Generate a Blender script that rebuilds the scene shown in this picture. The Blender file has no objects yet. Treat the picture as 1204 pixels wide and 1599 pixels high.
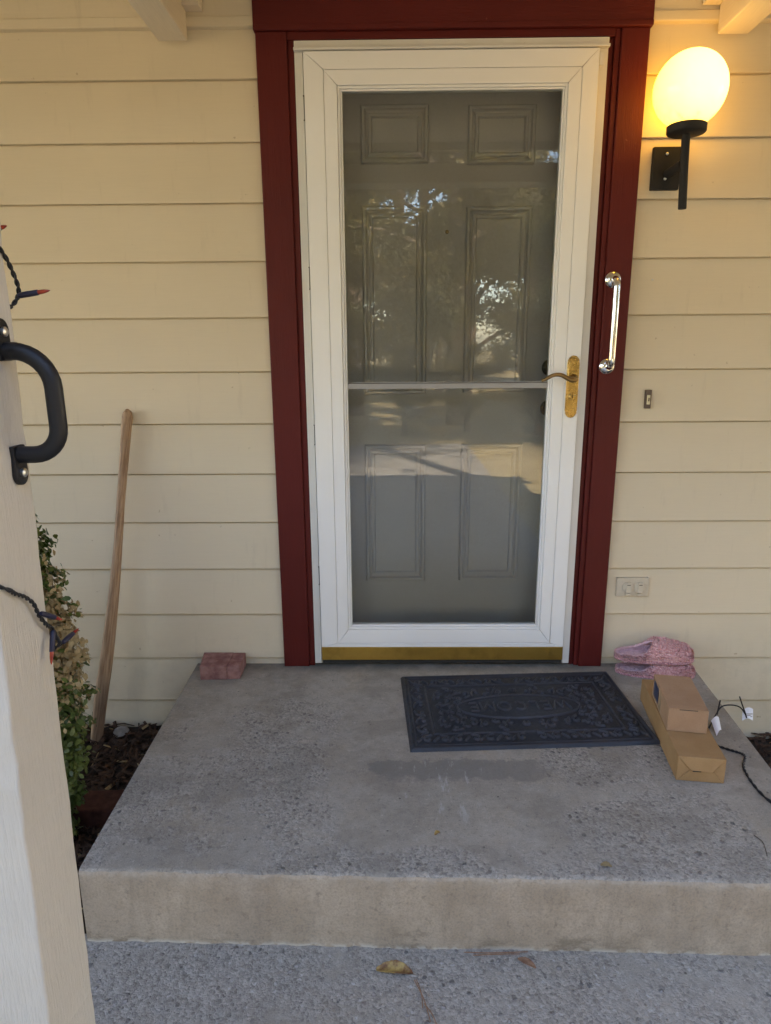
import bpy, bmesh, math, random
import numpy as np
from mathutils import Vector, Matrix
R = math.radians
scene = bpy.context.scene
C = scene.collection
random.seed(7)
rng = np.random.default_rng(11)

# ------------------------------------------------------------------ camera
cam_d = bpy.data.cameras.new('camera'); cam = bpy.data.objects.new('camera', cam_d); C.objects.link(cam)
cam_d.sensor_fit = 'HORIZONTAL'; cam_d.sensor_width = 36.0
cam_d.lens = 36.0 * 1047.6964 / 1204.0
cam_d.clip_start = 0.02; cam_d.clip_end = 500
def cam_axes(pitch, yaw, roll):
    f = Vector((math.sin(yaw), math.cos(yaw), 0)); r = Vector((math.cos(yaw), -math.sin(yaw), 0)); u = Vector((0, 0, 1))
    f2 = f * math.cos(pitch) + u * math.sin(pitch); u2 = u * math.cos(pitch) - f * math.sin(pitch)
    r3 = r * math.cos(roll) + u2 * math.sin(roll); u3 = u2 * math.cos(roll) - r * math.sin(roll)
    return r3, u3, f2
_r, _u, _f = cam_axes(-0.2446, -0.0135, -0.0066)
cam.matrix_world = Matrix(((_r.x, _u.x, -_f.x, 0.3106), (_r.y, _u.y, -_f.y, -2.3537), (_r.z, _u.z, -_f.z, 1.1831), (0, 0, 0, 1)))
scene.camera = cam

# ------------------------------------------------------------------ light
SUN_EL, SUN_AZ = R(34), R(26)          # the sun stands behind the house
w = bpy.data.worlds.new('World'); scene.world = w; w.use_nodes = True
nt = w.node_tree
sky = nt.nodes.new('ShaderNodeTexSky'); sky.sky_type = 'NISHITA'; sky.sun_disc = False
sky.sun_elevation = SUN_EL; sky.sun_rotation = SUN_AZ
bg = nt.nodes['Background']; nt.links.new(sky.outputs[0], bg.inputs[0]); bg.inputs[1].default_value = 0.15
sun_d = bpy.data.lights.new('sun', 'SUN'); sun = bpy.data.objects.new('sun', sun_d); C.objects.link(sun)
sun_d.energy = 5.0; sun_d.angle = R(0.5); sun_d.color = (1.0, 0.90, 0.74)
sd = Vector((math.sin(SUN_AZ) * math.cos(SUN_EL), math.cos(SUN_AZ) * math.cos(SUN_EL), math.sin(SUN_EL)))
sun.rotation_euler = sd.to_track_quat('Z', 'Y').to_euler()
scene.view_settings.view_transform = 'Standard'; scene.view_settings.look = 'None'
scene.view_settings.exposure = 3.4; scene.view_settings.gamma = 1.0
scene.view_settings.use_white_balance = True; scene.view_settings.white_balance_temperature = 7150; scene.view_settings.white_balance_tint = 17
scene.cycles.max_bounces = 10; scene.cycles.transparent_max_bounces = 16

# ------------------------------------------------------------------ node helpers
class NT:
    def __init__(s, name):
        s.m = bpy.data.materials.new(name); s.m.use_nodes = True; s.t = s.m.node_tree
        s.b = s.t.nodes['Principled BSDF']; s.out = s.t.nodes['Material Output']
        s._co = None
    def n(s, typ, **kw):
        x = s.t.nodes.new(typ)
        for k, v in kw.items(): setattr(x, k, v)
        return x
    def L(s, a, b): s.t.links.new(a, b)
    def co(s):
        if s._co is None: s._co = s.n('ShaderNodeTexCoord').outputs['Object']
        return s._co
    def put(s, sock, v):
        if hasattr(v, 'is_linked') or hasattr(v, 'links'): s.L(v, sock)
        else: sock.default_value = v
    def mapping(s, scale=(1, 1, 1), rot=(0, 0, 0), loc=(0, 0, 0)):
        m = s.n('ShaderNodeMapping'); s.L(s.co(), m.inputs[0])
        m.inputs['Scale'].default_value = scale; m.inputs['Rotation'].default_value = rot; m.inputs['Location'].default_value = loc
        return m.outputs[0]
    def noise(s, scale, detail=4, rough=.55, vec=None, dist=0):
        x = s.n('ShaderNodeTexNoise'); s.L(vec or s.co(), x.inputs['Vector'])
        x.inputs['Scale'].default_value = scale; x.inputs['Detail'].default_value = detail
        x.inputs['Roughness'].default_value = rough; x.inputs['Distortion'].default_value = dist
        return x.outputs['Fac']
    def voro(s, scale, feature='F1', vec=None, rnd=1.0):
        x = s.n('ShaderNodeTexVoronoi', feature=feature); s.L(vec or s.co(), x.inputs['Vector'])
        x.inputs['Scale'].default_value = scale; x.inputs['Randomness'].default_value = rnd
        return x
    def ramp(s, f, a, b, lo=0.0, hi=1.0):
        x = s.n('ShaderNodeMapRange', interpolation_type='SMOOTHSTEP'); s.L(f, x.inputs[0])
        x.inputs[1].default_value = a; x.inputs[2].default_value = b; x.inputs[3].default_value = lo; x.inputs[4].default_value = hi
        return x.outputs[0]
    def math(s, op, a, b=0.0):
        x = s.n('ShaderNodeMath', operation=op); s.put(x.inputs[0], a); s.put(x.inputs[1], b); return x.outputs[0]
    def mix(s, f, a, b, mode='MIX'):
        x = s.n('ShaderNodeMix', data_type='RGBA', blend_type=mode)
        s.put(x.inputs[0], f)
        for sock, v in ((x.inputs[6], a), (x.inputs[7], b)):
            if isinstance(v, (tuple, list)): sock.default_value = (*v[:3], 1)
            else: s.L(v, sock)
        return x.outputs[2]
    def xyz(s, v=None):
        x = s.n('ShaderNodeSeparateXYZ'); s.L(v or s.co(), x.inputs[0]); return x.outputs
    def bump(s, h, strength=.5, dist=.002, prev=None):
        x = s.n('ShaderNodeBump'); s.L(h, x.inputs['Height']); x.inputs['Strength'].default_value = strength
        x.inputs['Distance'].default_value = dist
        if prev is not None: s.L(prev, x.inputs['Normal'])
        return x.outputs[0]
    def fin(s, col=None, rough=None, normal=None, **kw):
        if col is not None:
            if isinstance(col, (tuple, list)): s.b.inputs['Base Color'].default_value = (*col[:3], 1)
            else: s.L(col, s.b.inputs['Base Color'])
        if rough is not None: s.put(s.b.inputs['Roughness'], rough)
        if normal is not None: s.L(normal, s.b.inputs['Normal'])
        for k, v in kw.items(): s.put(s.b.inputs[k], v)
        return s.m

def mat_paint(name, col, rough=.5, var=.12, grain=(1, 1, 1), gscale=60, bump=.25, dist=.0012, spots=0.0, spotcol=(.1, .08, .06), spec=.4, gmix=.35):
    t = NT(name)
    g = t.noise(gscale, 5, .6, t.mapping(grain))
    l = t.noise(1.7, 3, .6)
    dark = tuple(c * (1 - var) for c in col); lite = tuple(min(1, c * (1 + var)) for c in col)
    c = t.mix(t.ramp(l, .3, .7), dark, lite)
    c = t.mix(t.ramp(g, .35, .75, 0, gmix), c, tuple(x * .8 for x in col))
    if name == 'siding_paint':
        bi = t.math('FLOOR', t.math('DIVIDE', t.math('SUBTRACT', t.xyz()[2], 1.987), .178))
        wn = t.n('ShaderNodeTexWhiteNoise', noise_dimensions='1D'); t.L(bi, wn.inputs['W'])
        c = t.mix(t.ramp(wn.outputs['Value'], 0, 1, 0, .10), c, tuple(x * .6 for x in col))
        st = t.noise(7, 5, .7, t.mapping((3.5, 1, .5)))
        c = t.mix(t.ramp(st, .56, .75, 0, .16), c, (.34, .26, .17))
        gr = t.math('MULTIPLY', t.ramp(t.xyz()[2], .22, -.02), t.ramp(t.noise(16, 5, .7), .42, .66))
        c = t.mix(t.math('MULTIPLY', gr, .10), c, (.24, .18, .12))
    if spots:
        v = t.noise(38, 2, .5)
        c = t.mix(t.ramp(v, .74, .80, 0, spots), c, spotcol)
    n = t.bump(g, bump, dist)
    return t.fin(c, t.ramp(l, .3, .7, rough - .06, rough + .08), n, **{'Specular IOR Level': spec})

M = {}
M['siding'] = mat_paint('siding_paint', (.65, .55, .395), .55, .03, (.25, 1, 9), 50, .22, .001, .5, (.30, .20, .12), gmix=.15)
M['cream'] = mat_paint('cream_beam_paint', (.64, .55, .43), .6, .07, (9, .35, 9), 40, .5, .002, .5, (.2, .12, .07))
M['post'] = mat_paint('post_paint', (.52, .472, .405), .6, .05, (22, 22, 1.6), 14, .9, .0018, .25, (.25, .2, .15))
M['red'] = mat_paint('burgundy_paint', (.096, .011, .009), .5, .12, (14, 14, .5), 30, .6, .002, .7, (.22, .08, .06), .22)
M['redh'] = mat_paint('burgundy_header_paint', (.096, .011, .009), .5, .12, (.5, 14, 14), 30, .6, .002, .7, (.22, .08, .06), .22)
M['white'] = mat_paint('white_enamel', (.80, .79, .765), .38, .02, (1, 1, 1), 9, .03, .0006, .10, (.45, .43, .38), .45, .06)
M['zbar'] = mat_paint('grey_white_metal', (.64, .62, .58), .4, .05, (1, 1, 1), 12, .05, .0006, .35, (.3, .28, .24), .45, .1)
M['bar'] = mat_paint('aluminium_bar', (.34, .33, .32), .35, .08, (1, 6, 6), 30, .1, .0008, .6, (.12, .11, .10))
M['doorgrey'] = mat_paint('taupe_door_paint', (.54, .495, .465), .45, .06, (1, 1, 1), 120, .15, .0006, .2, (.12, .11, .10))
M['gap'] = mat_paint('dark_recess', (.03, .028, .025), .9)

def mat_metal(name, col, rough, var=.05, scale=60):
    t = NT(name); n = t.noise(scale, 5, .6); l = t.noise(14, 4, .6)
    c = t.mix(t.ramp(l, .45, .8), col, tuple(x * .72 for x in col))
    return t.fin(c, t.ramp(n, .3, .8, rough, rough + var), t.bump(l, .01, .001), Metallic=1.0)
M['brass'] = mat_metal('aged_brass', (.46, .31, .11), .2, .15)
M['brasskick'] = mat_metal('dull_brass', (.60, .39, .10), .36, .2)
M['darkbrass'] = mat_metal('tarnished_brass', (.30, .19, .08), .3)
M['knobdark'] = mat_metal('dark_knob_bronze', (.10, .065, .035), .35)
M['chrome'] = mat_metal('polished_chrome', (.82, .82, .82), .06, .16)
M['steel'] = mat_metal('zinc_screw', (.6, .6, .6), .3)
M['black'] = mat_paint('black_powder_coat', (.008, .008, .010), .48, .2, (1, 1, 1), 300, .3, .0005, .0, spec=.35)
M['blackplate'] = mat_paint('black_lamp_paint', (.013, .012, .012), .6, .3, (1, 1, 1), 160, .5, .001, .9, (.15, .13, .10), .3)
M['bell'] = mat_paint('brown_bell', (.11, .075, .055), .5)
M['bellbtn'] = mat_paint('bell_button', (.62, .55, .36), .3)
M['outlet'] = mat_paint('ivory_plastic', (.58, .50, .38), .45, .05)
M['wire'] = mat_paint('black_wire', (.010, .010, .013), .5)
M['socket'] = mat_paint('navy_socket', (.016, .015, .036), .45)
M['tag'] = mat_paint('white_tag', (.72, .72, .76), .6, .05, (1, 1, 1), 300, .1, .001, .0)

def mat_bulb():
    t = NT('orange_bulb'); z = t.noise(60, 2)
    return t.fin(t.mix(t.ramp(z, .3, .7), (.46, .06, .02), (.20, .02, .025)), .15, None, **{'Transmission Weight': .15})
M['bulb'] = mat_bulb()

def mat_glass():
    t = NT('storm_glass'); t.t.nodes.remove(t.b)
    tr = t.n('ShaderNodeBsdfTransparent'); tr.inputs[0].default_value = (.93, .95, .94, 1)
    gl = t.n('ShaderNodeBsdfGlossy'); gl.inputs['Roughness'].default_value = 0.0
    wav = t.noise(5, 2, .5)
    t.L(t.bump(wav, .015, .01), gl.inputs['Normal'])
    fr = t.n('ShaderNodeFresnel'); fr.inputs[0].default_value = 1.52
    m = t.n('ShaderNodeMixShader'); t.L(fr.outputs[0], m.inputs[0]); t.L(tr.outputs[0], m.inputs[1]); t.L(gl.outputs[0], m.inputs[2])
    t.L(m.outputs[0], t.out.inputs[0]); return t.m
M['glass'] = mat_glass()
def mat_screen():
    t = NT('insect_screen'); t.t.nodes.remove(t.b)
    tr = t.n('ShaderNodeBsdfTransparent')
    d = t.n('ShaderNodeBsdfDiffuse'); d.inputs[0].default_value = (.26, .25, .24, 1)
    m = t.n('ShaderNodeMixShader'); m.inputs[0].default_value = .09
    t.L(tr.outputs[0], m.inputs[1]); t.L(d.outputs[0], m.inputs[2]); t.L(m.outputs[0], t.out.inputs[0]); return t.m
M['screen'] = mat_screen()

def mat_globe():
    t = NT('lit_globe_glass')
    z = t.xyz()[2]
    n = t.noise(24, 5, .65, t.mapping((1, 1, .5)))
    dirt = t.math('MULTIPLY', t.ramp(n, .50, .68), t.ramp(z, .09, .15, 1, 0))
    d = t.n('ShaderNodeVectorMath', operation='DISTANCE'); t.L(t.co(), d.inputs[0]); d.inputs[1].default_value = (.032, -.178, .205)
    hot = t.mix(t.ramp(d.outputs['Value'], .05, .155), (1.0, .64, .150), (1.0, .52, .046))
    e = t.mix(t.math('MULTIPLY', dirt, .75), hot, (.25, .12, .02))
    t.fin((.75, .68, .5), .12, None)
    t.L(e, t.b.inputs['Emission Color']); t.b.inputs['Emission Strength'].default_value = .52
    return t.m
M['globe'] = mat_globe()

def mat_concrete(name, kind):
    t = NT(name); x, y, z = t.xyz()
    big = t.noise(2.3, 5, .6, None, .3); mid = t.noise(11, 5, .65); fine = t.noise(190, 4, .7); grit = t.noise(620, 2, .6)
    if kind == 'riser':
        c = t.mix(t.ramp(mid, .3, .7), (.345, .270, .195), (.44, .350, .260))
        c = t.mix(t.ramp(fine, .38, .72, 0, .55), c, (.20, .17, .135))
        run = t.noise(13, 5, .75, t.mapping((1, 1, .16))); c = t.mix(t.ramp(run, .50, .70, 0, .38), c, (.20, .155, .11)); bl = t.noise(5, 5, .7, None, .6); c = t.mix(t.ramp(bl, .50, .62, 0, .30), c, (.25, .20, .15)); c = t.mix(t.ramp(t.noise(48, 4, .7), .56, .72, 0, .5), c, (.17, .135, .10))
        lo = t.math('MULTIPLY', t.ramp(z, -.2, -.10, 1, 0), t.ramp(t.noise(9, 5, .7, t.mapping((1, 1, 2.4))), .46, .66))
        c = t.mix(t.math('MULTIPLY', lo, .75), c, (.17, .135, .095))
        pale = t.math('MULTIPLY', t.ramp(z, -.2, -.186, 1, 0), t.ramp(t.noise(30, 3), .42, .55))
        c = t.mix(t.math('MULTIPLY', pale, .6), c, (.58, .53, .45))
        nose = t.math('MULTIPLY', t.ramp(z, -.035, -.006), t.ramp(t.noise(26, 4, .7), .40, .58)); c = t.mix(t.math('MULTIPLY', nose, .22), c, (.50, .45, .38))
        h = t.math('ADD', t.math('MULTIPLY', fine, .8), t.math('MULTIPLY', mid, 1.2))
        n = t.bump(h, .7, .004); n = t.bump(grit, .35, .001, n)
        return t.fin(c, .85, n, **{'Specular IOR Level': .25})
    # broom-finished top worn down to the aggregate in patches
    broom = t.noise(30, 3, .6, t.mapping((1.5, 26, 1)))
    c = t.mix(t.ramp(big, .3, .72), (.255, .220, .178), (.375, .330, .272))
    c = t.mix(t.ramp(mid, .35, .75, 0, .6), c, (.37, .332, .28))
    c = t.mix(t.ramp(broom, .42, .72, 0, .34), c, (.22, .195, .165))
    mott = t.noise(27, 5, .75); c = t.mix(t.ramp(mott, .47, .66, 0, .42), c, (.20, .178, .150)); c = t.mix(t.ramp(mott, .45, .30, 0, .35), c, (.46, .41, .345))
    tan = t.noise(3.6, 4, .6, t.mapping((1, 1, 1), (0, 0, 0), (7.3, 2.2, 0))); c = t.mix(t.ramp(tan, .50, .68, 0, .40), c, (.33, .265, .185))
    pit = t.voro(34); pz = t.n('ShaderNodeSeparateColor'); t.L(pit.outputs['Color'], pz.inputs[0])
    pit = t.math('MULTIPLY', t.ramp(pz.outputs[0], .80, .82), t.ramp(pit.outputs['Distance'], .05, .13, 1, 0)); c = t.mix(t.math('MULTIPLY', pit, .75), c, (.07, .062, .055))
    patch = t.noise(3.1, 5, .68, t.mapping((1, 1.25, 1), (0, 0, .3), (2.6, .4, 0)), .5)
    if kind == 'porch':
        dx = t.math('SUBTRACT', x, t.math('MULTIPLY', t.math('SUBTRACT', big, .5), .35))
        calm = t.math('MULTIPLY', t.ramp(dx, .10, .2), t.ramp(dx, .66, .80, 1, 0))
        calm = t.math('MULTIPLY', calm, t.ramp(y, -1.0, -.93))
        back = t.ramp(y, -.42, -.22)
        side = t.ramp(x, 1.16, 1.26)
        quiet = t.math('MAXIMUM', t.math('MAXIMUM', calm, t.math('MULTIPLY', back, .75)), side)
        rag = t.math('MULTIPLY', t.math('SUBTRACT', t.noise(34, 4, .7), .5), .30); worn = t.ramp(t.math('ADD', t.math('SUBTRACT', patch, t.math('MULTIPLY', quiet, .26)), rag), .38, .54)
    else:
        rag = t.math('MULTIPLY', t.math('SUBTRACT', t.noise(34, 4, .7), .5), .34); worn = t.ramp(t.math('ADD', patch, rag), .34, .54)
    wv = t.n('ShaderNodeTexNoise'); t.L(t.co(), wv.inputs['Vector']); wv.inputs['Scale'].default_value = 70; wv.inputs['Detail'].default_value = 3
    vm = t.n('ShaderNodeVectorMath', operation='MULTIPLY_ADD'); t.L(wv.outputs['Color'], vm.inputs[0]); vm.inputs[1].default_value = (.014, .014, .014); t.L(t.co(), vm.inputs[2])
    v = t.voro(150, 'F1', vm.outputs[0]); v2 = t.voro(52, 'F1', vm.outputs[0]); v3 = t.voro(24, 'F1', vm.outputs[0])
    def sep(q):
        x_ = t.n('ShaderNodeSeparateColor'); t.L(q.outputs['Color'], x_.inputs[0]); return x_.outputs
    c1, c2, c3 = sep(v), sep(v2), sep(v3)
    sand = t.noise(330, 3, .75); sand2 = t.noise(85, 4, .7)
    peb = t.mix(c1[0], (.20, .185, .17), (.50, .46, .41)); peb = t.mix(t.ramp(c1[1], .84, .92), peb, (.07, .065, .068))
    c = t.mix(t.math('MULTIPLY', worn, .42), c, peb)
    c = t.mix(t.math('MULTIPLY', t.ramp(sand2, .50, .68), t.math('ADD', t.math('MULTIPLY', worn, .36), .12)), c, (.17, .155, .14))
    stone = t.math('MULTIPLY', t.ramp(c2[0], .76, .80), t.ramp(v2.outputs['Distance'], .18, .38, 1, 0))
    stone = t.math('MULTIPLY', stone, t.math('MAXIMUM', worn, .12))
    big_s = t.math('MULTIPLY', t.ramp(c3[0], .90, .92), t.ramp(v3.outputs['Distance'], .12, .26, 1, 0)); big_s = t.math('MULTIPLY', big_s, worn)
    stone = t.math('MAXIMUM', stone, big_s)
    c = t.mix(t.math('MULTIPLY', stone, .8), c, t.mix(c2[1], (.05, .05, .055), (.16, .13, .12)))
    chip = t.math('MULTIPLY', t.math('MULTIPLY', t.ramp(c2[2], .86, .90), t.ramp(v2.outputs['Distance'], .1, .3, 1, 0)), worn)
    c = t.mix(t.math('MULTIPLY', chip, .55), c, (.52, .49, .46))
    c = t.mix(t.ramp(sand, .52, .72, 0, .45), c, (.17, .155, .14)); c = t.mix(t.ramp(sand, .46, .30, 0, .35), c, (.54, .50, .44))
    spk = t.noise(125, 3, .7); c = t.mix(t.ramp(spk, .58, .68, 0, .55), c, (.12, .105, .09)); c = t.mix(t.ramp(spk, .40, .30, 0, .45), c, (.52, .47, .40))
    if kind == 'porch':
        wob = t.math('MULTIPLY', t.math('SUBTRACT', t.noise(14, 5, .7), .5), .13)
        px = t.math('ADD', x, wob); py = t.math('ADD', y, wob)
        rect = t.math('MULTIPLY', t.math('MULTIPLY', t.ramp(px, .235, .25), t.ramp(px, .70, .78, 1, 0)),
                      t.math('MULTIPLY', t.ramp(py, -.725, -.70), t.ramp(py, -.625, -.612, 1, 0)))
        c = t.mix(t.math('MULTIPLY', rect, .62), c, (.155, .142, .13))
        wet = t.math('MULTIPLY', t.ramp(t.noise(4.5, 4, .6, t.mapping((1, 1.5, 1), (0, 0, 0), (5, 1, 0))), .5, .6), .35)
        c = t.mix(wet, c, (.18, .158, .13))
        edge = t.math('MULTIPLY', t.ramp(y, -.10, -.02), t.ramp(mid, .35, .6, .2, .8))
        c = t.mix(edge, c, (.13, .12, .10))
        drip = t.math('MULTIPLY', t.ramp(t.noise(40, 4, .7, t.mapping((1, .22, 1))), .57, .66), t.math('MULTIPLY', t.ramp(px, .25, .4), t.ramp(px, .5, .6, 1, 0)))
        c = t.mix(t.math('MULTIPLY', drip, t.math('MULTIPLY', t.ramp(y, -.95, -.8), t.ramp(y, -.6, -.64, 0, .5))), c, (.45, .43, .41))
    hh = t.math('MULTIPLY', worn, t.math('ADD', t.math('MULTIPLY', v.outputs['Distance'], -.7), t.math('MULTIPLY', stone, .8)))
    hh = t.math('ADD', hh, t.math('MULTIPLY', t.math('MULTIPLY', worn, -1), .35))
    hh = t.math('ADD', hh, t.math('MULTIPLY', sand, .30)); hh = t.math('ADD', hh, t.math('MULTIPLY', t.math('MULTIPLY', sand2, worn), .9)); hh = t.math('ADD', hh, t.math('MULTIPLY', broom, .22)); hh = t.math('ADD', hh, t.math('MULTIPLY', mott, .45)); hh = t.math('SUBTRACT', hh, t.math('MULTIPLY', pit, .8))
    hh = t.math('ADD', hh, t.math('MULTIPLY', t.math('MULTIPLY', mid, worn), .8))
    n = t.bump(hh, .75, .005)
    return t.fin(c, .82, n, **{'Specular IOR Level': .3})
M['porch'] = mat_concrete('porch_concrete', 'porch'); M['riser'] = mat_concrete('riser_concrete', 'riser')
M['step'] = mat_concrete('step_concrete', 'step')

def mat_simple(name, a, b, scale, rough=.8, bump=.4, dist=.003, detail=5, grain=(1, 1, 1)):
    t = NT(name); n = t.noise(scale, detail, .65, t.mapping(grain))
    return t.fin(t.mix(t.ramp(n, .32, .7), a, b), rough, t.bump(n, bump, dist), **{'Specular IOR Level': .25})
M['soil'] = mat_simple('soil', (.022, .016, .012), (.06, .045, .034), 45, .95, .8, .01)
M['mulch'] = mat_simple('mulch_bits', (.025, .014, .010), (.10, .060, .040), 30, .9)
M['yard'] = mat_simple('yard_ground', (.34, .275, .145), (.47, .39, .22), 2.2, .95, .8, .02, 8)
M['path'] = mat_simple('path_concrete', (.26, .245, .22), (.38, .36, .32), 6, .9)
def mat_wood():
    t = NT('weathered_wood'); m1 = t.n('ShaderNodeMapping'); t.L(t.co(), m1.inputs[0]); m1.inputs['Rotation'].default_value = (R(4.5), R(-9.5), 0)
    m2 = t.n('ShaderNodeMapping'); t.L(m1.outputs[0], m2.inputs[0]); m2.inputs['Scale'].default_value = (7, 7, .35)
    n = t.noise(26, 6, .65, m2.outputs[0]); l = t.noise(5, 3)
    c = t.mix(t.ramp(n, .32, .7), (.22, .13, .075), (.48, .32, .20)); c = t.mix(t.ramp(l, .4, .65, 0, .45), c, (.27, .17, .11))
    return t.fin(c, .6, t.bump(n, .3, .0015), **{'Specular IOR Level': .3})
M['wood'] = mat_wood()
M['brick'] = mat_simple('red_brick', (.20, .085, .072), (.34, .18, .155), 26, .9, .7, .003, 7)
M['terracotta'] = mat_simple('terracotta', (.05, .018, .012), (.09, .035, .024), 30, .9)
M['roof'] = mat_simple('roof_shingle', (.05, .045, .04), (.12, .11, .10), 12, .95)
M['bark'] = mat_simple('bark', (.05, .038, .028), (.14, .105, .08), 16, .95, 1, .02, 6, (3, 3, .5))
def mat_card(name, a, b):
    t = NT(name); n = t.noise(420, 3, .6, t.mapping((1, .25, .6))); l = t.noise(9, 4, .6)
    c = t.mix(t.ramp(l, .3, .7), a, b); c = t.mix(t.ramp(n, .5, .75, 0, .25), c, tuple(v * .6 for v in a))
    return t.fin(c, .75, t.bump(t.math('ADD', t.math('MULTIPLY', n, .3), l), .3, .0015), **{'Specular IOR Level': .25})
M['card'] = mat_card('brown_cardboard', (.30, .170, .072), (.365, .215, .098))
M['card2'] = mat_card('pinkish_cardboard', (.325, .188, .105), (.385, .232, .135))
M['tape'] = mat_paint('packing_tape', (.36, .26, .16), .22, .05)
M['sticker'] = mat_paint('dark_blue_sticker', (.035, .045, .09), .4, .1)
def mat_rubber():
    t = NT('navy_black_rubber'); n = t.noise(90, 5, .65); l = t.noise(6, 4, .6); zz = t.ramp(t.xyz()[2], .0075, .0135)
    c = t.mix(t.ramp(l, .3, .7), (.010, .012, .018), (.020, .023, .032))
    c = t.mix(t.math('MULTIPLY', zz, t.ramp(l, .3, .7, .35, 1)), c, (.040, .046, .060))  # raised rubber coloured lighter: relief highlights put into the colour
    c = t.mix(t.ramp(n, .6, .8, 0, .5), c, (.09, .085, .08))
    return t.fin(c, t.ramp(n, .3, .7, .42, .62), t.bump(n, .25, .0012), **{'Specular IOR Level': .45})
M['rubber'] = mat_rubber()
def mat_fleece(name, a, b, cc):
    t = NT(name); v = t.voro(150); n = t.noise(120, 4, .6); l = t.noise(22, 4, .6)
    c = t.mix(t.ramp(v.outputs['Distance'], .15, .65), a, b)
    c = t.mix(t.math('MULTIPLY', t.ramp(n, .55, .66), t.ramp(l, .42, .62, .25, 1)), c, cc)
    return t.fin(c, .95, t.bump(t.math('ADD', v.outputs['Distance'], n), .9, .005), **{'Specular IOR Level': .1, 'Sheen Weight': .3})
M['fleece'] = mat_fleece('pink_fleece', (.86, .56, .54), (.72, .36, .35), (.30, .095, .09))
M['lining'] = mat_fleece('pale_pink_lining', (.78, .50, .54), (.70, .44, .48), (.55, .3, .35))
M['sole'] = mat_fleece('pink_sole', (.66, .36, .37), (.42, .19, .21), (.25, .1, .1))

def mat_leaf(name, a, b, trans=.35, rough=.45, scale=6):
    t = NT(name); t.t.nodes.remove(t.b)
    n = t.noise(scale, 3, .6); n2 = t.noise(scale * 9, 2)
    c = t.mix(t.ramp(n, .35, .65), a, b); c = t.mix(t.ramp(n2, .4, .7, 0, .4), c, tuple(v * .6 for v in a))
    p = t.n('ShaderNodeBsdfPrincipled'); t.L(c, p.inputs['Base Color']); p.inputs['Roughness'].default_value = rough
    p.inputs['Specular IOR Level'].default_value = .35
    tl = t.n('ShaderNodeBsdfTranslucent'); t.L(c, tl.inputs[0])
    m = t.n('ShaderNodeMixShader'); m.inputs[0].default_value = trans
    t.L(p.outputs[0], m.inputs[1]); t.L(tl.outputs[0], m.inputs[2]); t.L(m.outputs[0], t.out.inputs[0]); return t.m
M['leafgreen'] = mat_leaf('boxwood_leaf', (.05, .085, .018), (.13, .16, .04), .25, .35, 9)
M['leafdry'] = mat_leaf('dried_leaf', (.30, .215, .105), (.48, .37, .20), .25, .7, 12)
M['treeleaf'] = mat_leaf('tree_leaf', (.06, .07, .02), (.20, .15, .045), .4, .5, .5)
M['fallen'] = mat_leaf('fallen_leaf', (.50, .34, .11), (.16, .06, .03), .15, .5, 38)
M['needle'] = mat_simple('dry_needle', (.20, .10, .06), (.30, .17, .10), 60)

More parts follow.
